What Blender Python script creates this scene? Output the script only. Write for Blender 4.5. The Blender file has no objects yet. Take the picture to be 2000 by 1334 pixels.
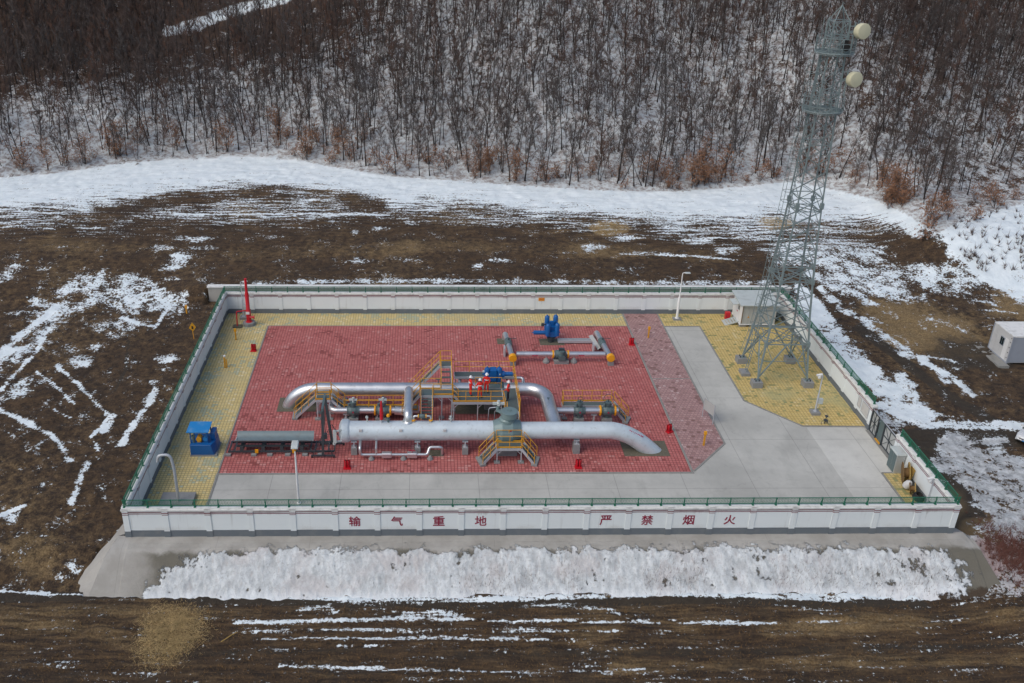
import bpy, bmesh, math, random
import numpy as np
from mathutils import Vector, Matrix
random.seed(7); RNG=np.random.default_rng(11)
S=bpy.context.scene; COL=S.collection
# ---------------------------------------------------------------- camera
CF,CX0=1851.006,874.555
CT,CYAW,CROLL=[math.radians(a) for a in (26.67,1.59,0.74)]
CPOS=np.array([19.757,-50.793,40.0])
_F=np.array([math.sin(CYAW)*math.cos(CT),math.cos(CYAW)*math.cos(CT),-math.sin(CT)])
_R=np.array([math.cos(CYAW),-math.sin(CYAW),0.0]); _U=np.cross(_R,_F)
_R,_U=math.cos(CROLL)*_R+math.sin(CROLL)*_U,-math.sin(CROLL)*_R+math.cos(CROLL)*_U
cd=bpy.data.cameras.new('camera'); cam=bpy.data.objects.new('camera',cd); COL.objects.link(cam)
M=Matrix.Identity(4)
for i in range(3): M[i][0],M[i][1],M[i][2],M[i][3]=_R[i],_U[i],-_F[i],CPOS[i]
cam.matrix_world=M; cd.sensor_width=36; cd.lens=CF/2000*36; cd.shift_x=(1000-CX0)/2000; cd.clip_end=3000; cd.clip_start=1
S.camera=cam
# ---------------------------------------------------------------- light
SUN_EL,SUN_AZ=math.radians(50),math.radians(-124)   # azimuth from +y towards +x
w=bpy.data.worlds.new('World'); S.world=w; w.use_nodes=True
nt=w.node_tree; sky=nt.nodes.new('ShaderNodeTexSky'); sky.sky_type='NISHITA'; sky.sun_disc=False
sky.sun_elevation=SUN_EL; sky.sun_rotation=SUN_AZ; sky.air_density=1.0; sky.dust_density=3.0; sky.ozone_density=0.3
nt.links.new(sky.outputs[0],nt.nodes['Background'].inputs[0]); nt.nodes['Background'].inputs[1].default_value=0.15
sl=bpy.data.lights.new('sun','SUN'); sl.energy=.95; sl.angle=math.radians(40); sl.color=(1.0,0.98,0.93)
so=bpy.data.objects.new('sun',sl); COL.objects.link(so)
sd=Vector((math.sin(SUN_AZ)*math.cos(SUN_EL),math.cos(SUN_AZ)*math.cos(SUN_EL),math.sin(SUN_EL)))
so.rotation_euler=sd.to_track_quat('Z','Y').to_euler(); so.location=(0,0,120)
S.view_settings.view_transform='Standard'; S.view_settings.look='None'; S.view_settings.exposure=-0.08; S.view_settings.gamma=1
S.cycles.use_denoising=True
S.cycles.max_bounces=5; S.cycles.diffuse_bounces=2; S.cycles.glossy_bounces=3; S.cycles.transparent_max_bounces=8
# ---------------------------------------------------------------- materials
def nmat(name):
    m=bpy.data.materials.new(name); m.use_nodes=True; t=m.node_tree; b=t.nodes['Principled BSDF']; return m,t,b
def N(t,k,**kw):
    n=t.nodes.new(k)
    for a,v in kw.items(): setattr(n,a,v)
    return n
def lk(t,a,b): t.links.new(a,b)
def val(t,x):
    return x
def mth(t,op,a,b=None,c=None,clamp=False):
    n=N(t,'ShaderNodeMath',operation=op); n.use_clamp=clamp
    for i,x in enumerate((a,b,c)):
        if x is None: continue
        if isinstance(x,(int,float)): n.inputs[i].default_value=x
        else: lk(t,x,n.inputs[i])
    return n.outputs[0]
def mix(t,f,a,b,blend='MIX'):
    n=N(t,'ShaderNodeMix',data_type='RGBA',blend_type=blend)
    for i,x in ((0,f),(6,a),(7,b)):
        if isinstance(x,(int,float)): n.inputs[i].default_value=x
        elif isinstance(x,tuple): n.inputs[i].default_value=(*x[:3],1)
        else: lk(t,x,n.inputs[i])
    return n.outputs[2]
def pos(t): return N(t,'ShaderNodeNewGeometry').outputs['Position']
def noise(t,v,scale,detail=4,rough=.55,out=0):
    n=N(t,'ShaderNodeTexNoise'); n.inputs['Scale'].default_value=scale; n.inputs['Detail'].default_value=detail; n.inputs['Roughness'].default_value=rough
    if v is not None: lk(t,v,n.inputs['Vector'])
    return n.outputs[out]
def ss(t,x,a,b):
    n=N(t,'ShaderNodeMapRange',interpolation_type='SMOOTHSTEP'); lk(t,x,n.inputs[0]); n.inputs[1].default_value=a; n.inputs[2].default_value=b
    return n.outputs[0]
def vmul(t,v,s):
    n=N(t,'ShaderNodeVectorMath',operation='MULTIPLY'); lk(t,v,n.inputs[0]); n.inputs[1].default_value=s if isinstance(s,tuple) else (s,s,s); return n.outputs[0]
def bump(t,b,h,strength=.4,dist=.02):
    n=N(t,'ShaderNodeBump'); n.inputs['Strength'].default_value=strength; n.inputs['Distance'].default_value=dist; lk(t,h,n.inputs['Height']); lk(t,n.outputs[0],b.inputs['Normal'])
def paint(name,col,rough=.5,metal=0,var=.25,dirt=(.12,.10,.08),dirt_amt=.25,scale=1.5,bmp=.15):
    m,t,b=nmat(name); p=pos(t)
    n1=noise(t,p,scale,5); n2=noise(t,p,scale*9,3)
    dark=tuple(c*(1-var) for c in col)
    c=mix(t,n2,dark,tuple(min(1,c*(1+var*.5)) for c in col))
    c=mix(t,mth(t,'MULTIPLY',ss(t,n1,.45,.8),dirt_amt),c,dirt)
    lk(t,c,b.inputs['Base Color']); b.inputs['Roughness'].default_value=rough; b.inputs['Metallic'].default_value=metal
    lk(t,mth(t,'MULTIPLY_ADD',n2,.25,rough-.12,clamp=True),b.inputs['Roughness'])
    if bmp: bump(t,b,n2,bmp,.01)
    return m
MT={}
def wallpaint():
    m,t,b=nmat('painted_wall'); p=pos(t); s=N(t,'ShaderNodeSeparateXYZ'); lk(t,p,s.inputs[0])
    st=noise(t,vmul(t,p,(3.2,3.2,.25)),1.0,5,.65); n1=noise(t,p,.7,5); n2=noise(t,p,11,3)
    c=mix(t,n1,(.69,.75,.765),(.78,.83,.84)); c=mix(t,mth(t,'MULTIPLY',ss(t,st,.56,.72),.30),c,(.42,.43,.41))
    c=mix(t,mth(t,'MULTIPLY',mth(t,'MULTIPLY',ss(t,mth(t,'ADD',s.outputs[2],mth(t,'MULTIPLY_ADD',n2,.5,-.25)),.95,.5),.35),ss(t,n1,.4,.7)),c,(.40,.38,.34))
    c=mix(t,mth(t,'MULTIPLY',mth(t,'MULTIPLY',ss(t,mth(t,'ADD',s.outputs[2],mth(t,'MULTIPLY_ADD',st,1.2,-.6)),1.65,1.95),.5),ss(t,noise(t,p,.35,3),.5,.65)),c,(.36,.36,.34))
    lk(t,c,b.inputs['Base Color']); b.inputs['Roughness'].default_value=.75; bump(t,b,n2,.1,.01); return m
MT['wall']=wallpaint()
MT['coping']=paint('coping_paint',(.74,.75,.73),.75,var=.12,dirt=(.34,.35,.33),dirt_amt=.6,scale=2.2)
MT['plinth']=paint('grey_plinth_paint',(.14,.165,.185),.7,var=.12,dirt=(.25,.25,.24),dirt_amt=.35)
MT['band']=paint('dark_red_band',(.17,.010,.026),.6,var=.2,dirt=(.3,.12,.13),dirt_amt=.2,scale=4)
MT['glyph']=paint('dark_red_lettering',(.26,.006,.04),.6,var=.1,dirt_amt=.05)
MT['green']=paint('green_railing_paint',(.018,.165,.095),.5,var=.2,dirt_amt=.1)
MT['yellow']=paint('yellow_rail_paint',(.68,.33,.02),.5,var=.2,dirt=(.3,.15,.03),dirt_amt=.3)
MT['amber']=paint('amber_insulator',(.80,.36,.01),.45,var=.1,dirt_amt=.1)
MT['galv']=paint('galvanised_steel',(.50,.53,.56),.5,.3,var=.15,dirt_amt=.15)
MT['tower']=paint('galvanised_tower_steel',(.21,.27,.275),.6,.1,var=.2,dirt_amt=.15)
MT['grate']=paint('grating_deck',(.09,.12,.12),.7,var=.2,dirt_amt=.2)
MT['conc']=paint('plinth_concrete',(.26,.27,.27),.9,var=.2,dirt=(.16,.15,.14),dirt_amt=.4,scale=4)
MT['oldconc']=paint('board_marked_concrete',(.42,.41,.38),.9,var=.15,dirt=(.24,.23,.20),dirt_amt=.6,scale=1.2)
MT['valve']=paint('valve_grey_green_paint',(.10,.15,.155),.42,.1,var=.15,dirt_amt=.15)
MT['bigvalve']=paint('big_valve_paint',(.17,.245,.25),.4,.1,var=.12,dirt_amt=.2)
MT['lightgrey']=paint('light_grey_paint',(.50,.55,.54),.5,var=.1)
MT['dark']=paint('dark_frame_steel',(.055,.07,.08),.5,.2,var=.2,dirt_amt=.15)
MT['blue']=paint('blue_enamel',(.004,.105,.34),.38,var=.2,dirt=(.02,.06,.16),dirt_amt=.3)
MT['bluetop']=paint('faded_blue_sheet',(.012,.20,.50),.4,var=.12,dirt=(.18,.34,.50),dirt_amt=.6)
MT['red']=paint('red_enamel',(.55,.010,.022),.4,var=.15,dirt=(.25,.01,.02),dirt_amt=.3)
MT['white']=paint('white_enamel',(.74,.75,.74),.5,var=.05,dirt=(.45,.44,.42),dirt_amt=.2)
MT['panelgrey']=paint('sandwich_panel_grey',(.42,.44,.43),.5,.05,var=.1,dirt_amt=.15)
MT['sidegrey']=paint('cabin_side_grey',(.30,.33,.38),.55,var=.05,dirt_amt=.1)
MT['glass']=paint('dark_glass',(.015,.03,.035),.12,var=.2,dirt_amt=0,bmp=0)
MT['dish']=paint('cream_dish_cover',(.62,.60,.42),.55,var=.05,dirt_amt=.1)
MT['rubber']=paint('black_rubber',(.012,.012,.013),.7,var=.2,dirt_amt=.2)
MT['wood']=paint('weathered_wood',(.20,.115,.04),.8,var=.4,dirt=(.06,.035,.015),dirt_amt=.6,scale=3)
MT['woodlight']=paint('plywood',(.42,.28,.08),.8,var=.25,dirt_amt=.2)
MT['board']=paint('notice_board_grey',(.56,.565,.56),.5,var=.08)
MT['suit']=paint('red_coverall_cloth',(.72,.022,.015),.85,var=.2,dirt=(.8,.10,.02),dirt_amt=.2)
MT['navy']=paint('navy_trousers_cloth',(.012,.015,.03),.9,var=.2)
MT['skin']=paint('skin',(.45,.25,.17),.6,var=.08,dirt_amt=0)
MT['boot']=paint('boot_leather',(.05,.035,.03),.6,var=.2)
MT['helmet']=paint('white_helmet_shell',(.82,.82,.82),.3,var=.02,dirt_amt=0,bmp=0)
MT['hair']=paint('black_hair',(.012,.01,.01),.8,var=.2)
MT['gravel']=paint('bare_gravel_soil',(.13,.12,.085),.95,var=.5,dirt=(.22,.21,.16),dirt_amt=.5,scale=6,bmp=.5)
MT['kerb']=paint('kerb_concrete',(.27,.27,.25),.9,var=.3,dirt=(.12,.12,.11),dirt_amt=.6,scale=2)
MT['carpaint']=paint('silver_white_car_paint',(.62,.64,.65),.25,.2,var=.03,dirt=(.3,.28,.25),dirt_amt=.3)
MT['redtext']=paint('red_marking_paint',(.45,.01,.06),.5,var=.1)
MT['bark']=paint('bark',(.032,.026,.024),.95,var=.4,dirt=(.10,.085,.075),dirt_amt=.5,scale=1.0,bmp=0)
MT['twig']=paint('twig_bark',(.085,.062,.054),.95,var=.35,dirt=(.14,.102,.085),dirt_amt=.6,scale=.15,bmp=0)
MT['twiggrey']=paint('grey_twig_bark',(.090,.080,.076),.95,var=.35,dirt=(.12,.10,.092),dirt_amt=.5,scale=.15,bmp=0)
MT['twigred']=paint('reddish_twigs',(.115,.062,.043),.95,var=.35,dirt=(.15,.08,.05),dirt_amt=.6,scale=.2,bmp=0)
MT['tray']=paint('blue_grey_tray',(.17,.225,.24),.45,.2,var=.1,dirt_amt=.3,scale=2)
MT['leaf']=paint('rust_dead_leaves',(.29,.150,.085),.9,var=.35,dirt=(.20,.10,.055),dirt_amt=.5,scale=.6,bmp=0)
def clad(name,col,rough,metal):
    m,t,b=nmat(name); p=pos(t)
    n1=noise(t,p,.9,4); n2=noise(t,p,14,3)
    c=mix(t,ss(t,n1,.35,.7),tuple(x*.88 for x in col),col)
    c=mix(t,mth(t,'MULTIPLY',ss(t,noise(t,p,3.5,5),.55,.75),.35),c,(.30,.29,.27))
    lk(t,c,b.inputs['Base Color']); b.inputs['Metallic'].default_value=metal
    lk(t,mth(t,'MULTIPLY_ADD',n1,.25,rough-.12),b.inputs['Roughness']); bump(t,b,n2,.06,.01)
    return m
MT['clad']=clad('aluminium_cladding',(.70,.73,.75),.36,.85)
MT['barrel']=clad('pale_barrel_paint',(.63,.71,.75),.38,.2)
# -------- pavers
def pavers(name,c1,c2,light,mortar,size,stain,stain_lo,stain_hi,stain_scale,plight,soft=1.0,offset=0.0,wash=None):
    m,t,b=nmat(name); p=pos(t)
    v=vmul(t,p,(1/size,1/size,0))
    if offset:
        sx=N(t,'ShaderNodeSeparateXYZ'); lk(t,v,sx.inputs[0])
        fy=mth(t,'FLOOR',sx.outputs[1]); o=mth(t,'MULTIPLY',fy,offset); cx=N(t,'ShaderNodeCombineXYZ')
        lk(t,mth(t,'ADD',sx.outputs[0],o),cx.inputs[0]); lk(t,sx.outputs[1],cx.inputs[1]); v=cx.outputs[0]
    fr=N(t,'ShaderNodeVectorMath',operation='FRACTION'); lk(t,v,fr.inputs[0])
    fl=N(t,'ShaderNodeVectorMath',operation='FLOOR'); lk(t,v,fl.inputs[0])
    wn=N(t,'ShaderNodeTexWhiteNoise',noise_dimensions='3D'); lk(t,fl.outputs[0],wn.inputs[0]); r=wn.outputs[0]
    s=N(t,'ShaderNodeSeparateXYZ'); lk(t,fr.outputs[0],s.inputs[0])
    def edge(o): return mth(t,'MINIMUM',o,mth(t,'SUBTRACT',1.0,o))
    e=mth(t,'MINIMUM',edge(s.outputs[0]),edge(s.outputs[1]))
    big=noise(t,fl.outputs[0],.045,4,.6); med=noise(t,fl.outputs[0],.16,4,.65)
    c=mix(t,mth(t,'ADD',mth(t,'MULTIPLY',r,.55),mth(t,'MULTIPLY',med,.5)),c1,c2)
    sc=N(t,'ShaderNodeSeparateColor'); lk(t,wn.outputs[1],sc.inputs[0])
    pl=ss(t,mth(t,'ADD',sc.outputs[1],mth(t,'MULTIPLY_ADD',med,2.2,-1.1)),1-plight,1-plight+.2)
    c=mix(t,mth(t,'MULTIPLY',pl,.6),c,light)
    st=noise(t,fl.outputs[0],stain_scale,5,.7)
    st2=ss(t,mth(t,'ADD',st,mth(t,'MULTIPLY_ADD',sc.outputs[2],.16,-.08)),stain_lo,stain_hi)
    c=mix(t,mth(t,'MULTIPLY',st2,.75),c,stain)
    c=mix(t,mth(t,'MULTIPLY',ss(t,noise(t,p,3,6,.7),.45,.75),.25),c,tuple(x*.45 for x in c1))
    c=mix(t,ss(t,e,.055,.115),mortar,c)
    if wash: c=mix(t,mth(t,'MULTIPLY',ss(t,noise(t,p,.13,5,.6),.50,.68),.5),c,wash)
    lk(t,c,b.inputs['Base Color']); b.inputs['Roughness'].default_value=.85
    bump(t,b,ss(t,e,.03,.12),.5,.01)
    return m
MT['redpav']=pavers('red_pavers',(.39,.095,.090),(.56,.195,.175),(.62,.33,.30),(.17,.045,.045),.25,(.19,.035,.03),.56,.68,.12,.09)
MT['pinkpav']=pavers('weathered_pink_pavers',(.31,.175,.170),(.45,.285,.27),(.56,.43,.41),(.24,.15,.14),.30,(.15,.07,.06),.54,.64,.34,.12,offset=.5)
MT['yelpav']=pavers('yellow_pavers',(.55,.43,.175),(.69,.57,.27),(.72,.66,.46),(.30,.24,.11),.25,(.28,.40,.34),.535,.61,.09,.12,wash=(.42,.40,.26))
MT['yelpav2']=pavers('mossy_yellow_pavers',(.52,.39,.13),(.65,.51,.21),(.68,.60,.36),(.33,.24,.09),.27,(.10,.18,.08),.55,.63,.42,.08,wash=(.34,.36,.20))
def concrete(name,base,joint=None):
    m,t,b=nmat(name); p=pos(t)
    n1=noise(t,p,.18,6,.6); n2=noise(t,p,1.3,7,.65); n3=noise(t,p,22,3)
    c=mix(t,ss(t,n1,.3,.7),tuple(x*.82 for x in base),tuple(x*1.1 for x in base))
    c=mix(t,mth(t,'MULTIPLY',ss(t,n2,.5,.75),.3),c,tuple(x*.62 for x in base))
    c=mix(t,mth(t,'MULTIPLY',n3,.15),c,(.1,.1,.1))
    c=mix(t,mth(t,'MULTIPLY',ss(t,noise(t,vmul(t,p,(.5,.16,1)),1.0,6,.7),.50,.68),.28),c,tuple(x*.5 for x in base))
    c=mix(t,mth(t,'MULTIPLY',ss(t,noise(t,p,.6,7,.7),.60,.72),.3),c,tuple(x*.45 for x in base))
    vo=N(t,'ShaderNodeTexVoronoi',feature='DISTANCE_TO_EDGE'); vo.inputs['Scale'].default_value=.14
    ds=N(t,'ShaderNodeVectorMath',operation='ADD'); lk(t,p,ds.inputs[0]); lk(t,vmul(t,noise(t,p,.7,4,.6,1),1.2),ds.inputs[1]); lk(t,ds.outputs[0],vo.inputs['Vector'])
    c=mix(t,mth(t,'MULTIPLY',mth(t,'SUBTRACT',1.0,ss(t,vo.outputs[0],.0,.004)),.16),c,(.12,.12,.11))
    if joint:
        s=N(t,'ShaderNodeSeparateXYZ'); lk(t,p,s.inputs[0])
        for k,sz in ((0,joint[0]),(1,joint[1])):
            f=mth(t,'FRACT',mth(t,'MULTIPLY',mth(t,'ADD',s.outputs[k],1.3),1/sz)); e=mth(t,'MULTIPLY',mth(t,'MINIMUM',f,mth(t,'SUBTRACT',1.0,f)),sz)
            c=mix(t,mth(t,'MULTIPLY',mth(t,'SUBTRACT',1.0,ss(t,e,.01,.035)),.5),c,(.16,.16,.15))
    lk(t,c,b.inputs['Base Color']); b.inputs['Roughness'].default_value=.88; bump(t,b,n2,.2,.01)
    return m
MT['pavement']=concrete('cast_concrete_pavement',(.48,.48,.44),(5.0,6.5))
MT['apron']=concrete('rough_cast_apron',(.37,.36,.33))
# ---------------------------------------------------------------- mesh builder
class MB:
    def __init__(s): s.v=[]; s.f=[]; s.m=[]; s.cur=0
    def add(s,vs,fs):
        o=len(s.v); s.v.extend([tuple(map(float,v)) for v in vs]); s.f.extend([tuple(o+i for i in f) for f in fs]); s.m.extend([s.cur]*len(fs)); return s
    def box(s,a,b):
        x0,y0,z0=a; x1,y1,z1=b
        return s.add([(x0,y0,z0),(x1,y0,z0),(x1,y1,z0),(x0,y1,z0),(x0,y0,z1),(x1,y0,z1),(x1,y1,z1),(x0,y1,z1)],[(0,3,2,1),(4,5,6,7),(0,1,5,4),(1,2,6,5),(2,3,7,6),(3,0,4,7)])
    def bar(s,a,b,wd,ht=None,up=(0,0,1)):
        ht=ht or wd; a=Vector(a); b=Vector(b); d=(b-a)
        if d.length<1e-6: return s
        d.normalize(); u=Vector(up)
        if abs(d.dot(u))>.97: u=Vector((0,1,0))
        r=d.cross(u).normalized(); u=r.cross(d).normalized(); r=r*wd/2; u=u*ht/2
        vs=[a-r-u,a+r-u,a+r+u,a-r+u,b-r-u,b+r-u,b+r+u,b-r+u]
        return s.add(vs,[(3,2,1,0),(4,5,6,7),(0,1,5,4),(1,2,6,5),(2,3,7,6),(3,0,4,7)])
    def tube(s,pts,r,n=8,caps=True):
        P=[Vector(p) for p in pts]; rs=r if isinstance(r,(list,tuple)) else [r]*len(P)
        vs=[];fs=[]; d0=(P[1]-P[0]).normalized(); u=Vector((0,0,1))
        if abs(d0.dot(u))>.9: u=Vector((0,1,0))
        u=(u-d0*u.dot(d0)).normalized()
        for i,p in enumerate(P):
            if i==0: d=P[1]-P[0]
            elif i==len(P)-1: d=P[-1]-P[-2]
            else: d=(P[i+1]-p).normalized()+(p-P[i-1]).normalized()
            d.normalize(); u=(u-d*u.dot(d)); u.normalize(); w_=d.cross(u)
            for k in range(n):
                a=2*math.pi*k/n; vs.append(p+(u*math.cos(a)+w_*math.sin(a))*rs[i])
        for i in range(len(P)-1):
            for k in range(n): fs.append((i*n+k,i*n+(k+1)%n,(i+1)*n+(k+1)%n,(i+1)*n+k))
        if caps: fs.append(tuple(range(n))[::-1]); fs.append(tuple((len(P)-1)*n+k for k in range(n)))
        return s.add(vs,fs)
    def cyl(s,a,b,r,n=16): return s.tube([a,b],r,n)
    def lathe(s,base,prof,n=16,axis=(0,0,1)):
        # prof: list of (radius, height along the axis)
        ax=Vector(axis).normalized(); u=Vector((0,0,1)) if abs(ax.z)<.9 else Vector((1,0,0)); u=(u-ax*u.dot(ax)).normalized(); w_=ax.cross(u); B=Vector(base)
        vs=[];fs=[]
        for r,h in prof:
            for k in range(n):
                a=2*math.pi*k/n; vs.append(B+ax*h+(u*math.cos(a)+w_*math.sin(a))*max(r,1e-4))
        for i in range(len(prof)-1):
            for k in range(n): fs.append((i*n+k,i*n+(k+1)%n,(i+1)*n+(k+1)%n,(i+1)*n+k))
        fs.append(tuple(range(n))[::-1]); fs.append(tuple((len(prof)-1)*n+k for k in range(n)))
        return s.add(vs,fs)
    def ring(s,c,R,r,n=24,k=6,axis=(0,0,1)):
        ax=Vector(axis).normalized(); u=Vector((0,0,1)) if abs(ax.z)<.9 else Vector((1,0,0)); u=(u-ax*u.dot(ax)).normalized(); w_=ax.cross(u); C=Vector(c); vs=[];fs=[]
        for i in range(n):
            a=2*math.pi*i/n; e=u*math.cos(a)+w_*math.sin(a)
            for j in range(k):
                b=2*math.pi*j/k; vs.append(C+e*(R+r*math.cos(b))+ax*r*math.sin(b))
        for i in range(n):
            for j in range(k): fs.append((i*k+j,i*k+(j+1)%k,((i+1)%n)*k+(j+1)%k,((i+1)%n)*k+j))
        return s.add(vs,fs)
    def poly(s,pts,z0,z1):
        n=len(pts); a=sum(pts[i][0]*pts[(i+1)%n][1]-pts[(i+1)%n][0]*pts[i][1] for i in range(n))
        if a<0: pts=pts[::-1]
        vs=[(x,y,z0) for x,y in pts]+[(x,y,z1) for x,y in pts]
        fs=[tuple(range(n))[::-1],tuple(range(n,2*n))]+[(i,(i+1)%n,n+(i+1)%n,n+i) for i in range(n)]
        return s.add(vs,fs)
    def build(s,name,mats,parent=None,smooth=False,bevel=0):
        me=bpy.data.meshes.new(name); me.from_pydata(s.v,[],s.f)
        if not isinstance(mats,(list,tuple)): mats=[mats]
        for m in mats: me.materials.append(MT[m] if isinstance(m,str) else m)
        if len(mats)>1: me.polygons.foreach_set('material_index',s.m)
        me.update(); o=bpy.data.objects.new(name,me); COL.objects.link(o)
        if parent is not None:
            o.parent=parent; o.matrix_parent_inverse=parent.matrix_world.inverted() if False else Matrix.Translation(-parent.location)
            if parent.get('_abs')==0: o.matrix_parent_inverse=Matrix.Identity(4)
        if smooth:
            me.polygons.foreach_set('use_smooth',[True]*len(me.polygons))
            try: me.set_sharp_from_angle(angle=math.radians(40))
            except Exception: pass
        if bevel:
            b=o.modifiers.new('bevel','BEVEL'); b.width=bevel; b.segments=1; b.limit_method='ANGLE'
        return o
LOCAL=set()
def tag(o,label=None,cat=None,group=None,kind=None):
    if label: o['label']=label
    if cat: o['category']=cat
    if group: o['group']=group
    if kind: o['kind']=kind
    return o
def thing(name,label,cat,loc=(0,0,0),group=None,local=False):
    """Empty at the base; parts are given in world coordinates, or in the thing's own when local"""
    o=bpy.data.objects.new(name,None); COL.objects.link(o); o.location=loc; o.empty_display_size=.2
    if local: o['_abs']=0
    return tag(o,label,cat,group)
def copy_tree(src,loc=None,label=None,rotz=None,scale=None):
    r=src.copy(); COL.objects.link(r)
    if loc is not None: r.location=loc
    if rotz is not None: r.rotation_euler=(0,0,rotz)
    if scale is not None: r.scale=(scale,)*3
    if label: r['label']=label
    for c in list(src.children):
        k=c.copy(); COL.objects.link(k); k.parent=r
        for g in list(c.children):
            q=g.copy(); COL.objects.link(q); q.parent=k
    return r
def part(parent,name,mat,fn,**kw):
    m=MB(); fn(m); return m.build(name,mat,parent,**kw)
def proj(X,Y,Z):
    d=np.stack([X-CPOS[0],Y-CPOS[1],Z-CPOS[2]],-1); z=d@_F
    z=np.maximum(z,1e-3); return CX0+CF*(d@_R)/z, 667-CF*(d@_U)/z
# ================================================================ terrain
W,D,TH=55.54,35.27,.26
def vnoise(x,y,seed=0):
    """smooth value noise on arrays"""
    xi=np.floor(x).astype(np.int64); yi=np.floor(y).astype(np.int64); fx=x-xi; fy=y-yi
    fx=fx*fx*(3-2*fx); fy=fy*fy*(3-2*fy)
    def h(a,b):
        n=(a*374761393+b*668265263+seed*982451653)&0x7fffffff; n=(n^(n>>13))*1274126177&0x7fffffff; return ((n^(n>>16))&0xffff)/65535.0
    return (h(xi,yi)*(1-fx)+h(xi+1,yi)*fx)*(1-fy)+(h(xi,yi+1)*(1-fx)+h(xi+1,yi+1)*fx)*fy
def fbm(x,y,o=4,seed=0):
    s=0;a=.5;t=0
    for i in range(o): s=s+a*vnoise(x*2**i+17.3*i,y*2**i-9.1*i,seed+i); t+=a; a*=.55
    return s/t
def sstep(a,b,x): t=np.clip((x-a)/(b-a),0,1); return t*t*(3-2*t)
PY_=np.array([-400,-60,-10,-4.3,-2.5,0,6,14,35,36.7,44,62,140,900.]); PZ_=np.array([-4,-3.0,-2.25,-1.88,-1.7,-1.0,-.35,-.05,.95,1.3,2.9,4.4,9,11])
def base_h(x,y):
    z=np.interp(y,PY_,PZ_)
    zb=np.interp(y,[35,36.75,37.2,44,62,140,900],[.9,2.1,2.2,2.9,4.4,9,11])
    back=sstep(-7,-2.2,x)*sstep(64,57.0,x)
    z=np.where(y>35.5,z*(1-back)+zb*back,z)
    zr=np.interp(y,[-400,-60,-10,-4.3,0,6,14,25,36,44,62,140,900],[-4,-3,-2.0,-1.2,-.38,-.1,.0,.5,1.3,2.9,4.4,9,11])
    r=sstep(53,58,x); return z*(1-r)+zr*r
def inter(px,py,h,z=4.5):
    d=CF*_F+(px-CX0)*_R-(py-667)*_U
    for _ in range(25):
        s=(z-40)/d[2]; q=CPOS+s*d; z=.5*z+.5*float(h(np.array([q[0]]),np.array([q[1]]))[0])
    return q
TLP=[(-400,372),(-150,362),(0,345),(120,335),(230,318),(350,308),(470,303),(560,307),(640,322),(760,342),(900,352),(1040,362),(1200,371),(1330,372),(1450,362),(1540,352),(1620,366),(1700,385),(1760,410),(1830,455),(1880,425),(2000,395),(2200,380),(2500,370)]
TLW=[inter(a,b,base_h) for a,b in TLP]; TLX=np.array([q[0] for q in TLW]); TLY=np.array([q[1] for q in TLW]); o_=np.argsort(TLX); TLX=TLX[o_]; TLY=TLY[o_]
_sx=np.arange(-200,300,1.0); _sy=np.interp(_sx,TLX,TLY); _k=np.exp(-.5*(np.arange(-20,21)/6.5)**2); _k/=_k.sum(); _sy=np.convolve(np.pad(_sy,20,'edge'),_k,'valid')
def hill(x,y):
    yt=np.interp(x,_sx,_sy); d=np.maximum(y-yt+1.5,0)
    sl=.30+.12*sstep(-20,40,x)
    d2=np.where(d<6,d*d/12,d-3)
    z=sl*d2; z=np.where(d2>70,sl*70+9*(1-np.exp(-(d2-70)*sl/9)),z)
    z=z+sstep(0,12,d)*(fbm(x*.05,y*.05,3,5)-.5)*5
    # the snowy shoulder on the right
    z=z+sstep(70,78,x)*sstep(36,46,y)*sstep(80,50,y)*2.2
    return z
def ground_h(x,y): return base_h(x,y)+hill(x,y)+(fbm(x*.16,y*.16,3,2)-.5)*.35*np.clip(1,0,1)
def fine_h(x,y):
    z=ground_h(x,y)+(fbm(x*.9,y*1.4,3,31)-.5)*.24+(fbm(x*2.3,y*2.6,2,37)-.5)*.13
    z=z+.05*np.sin(y*7.5+2.0*fbm(x*.05,y*.2,2,9))*sstep(-3,-6,y)
    inside=(x>.12)&(x<W-.12)&(y>.12)&(y<D-.12)
    z=np.where(inside,-.7,z)
    emb=(x>-2.0)&(x<W+1.0)&(y>-3.6)&(y<=.12)
    z=np.where(emb,np.minimum(z,-2.35),z)
    gap=(x>-1.9)&(x<56.6)&(y>D-.14)&(y<36.6); z=np.where(gap,np.minimum(z,.7),z)
    return z
def axis(segs):
    out=[]
    for a,b,s in segs: out.append(np.arange(a,b,s))
    return np.concatenate(out+[[segs[-1][1]]])
xs=axis([(-420,-90,22),(-90,-56,2),(-56,100,.21),(100,125,.6),(125,520,25)])
ys=axis([(-400,-40,30),(-40,-16,1.5),(-16,6,.17),(6,44,.22),(44,72,.34),(72,125,.8),(125,200,4),(200,900,50)])
xs=np.sort(np.concatenate([xs,[.10,.14,W-.14,W-.10]])); ys=np.sort(np.concatenate([ys,[.10,.14,D-.16,D-.10,36.55,36.65]]))
X,Y=np.meshgrid(xs,ys); Z=fine_h(X,Y); Uu,Vv=proj(X,Y,Z)
front=((Y-CPOS[1])*_F[1]+(Z-40)*_F[2])>5
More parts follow.
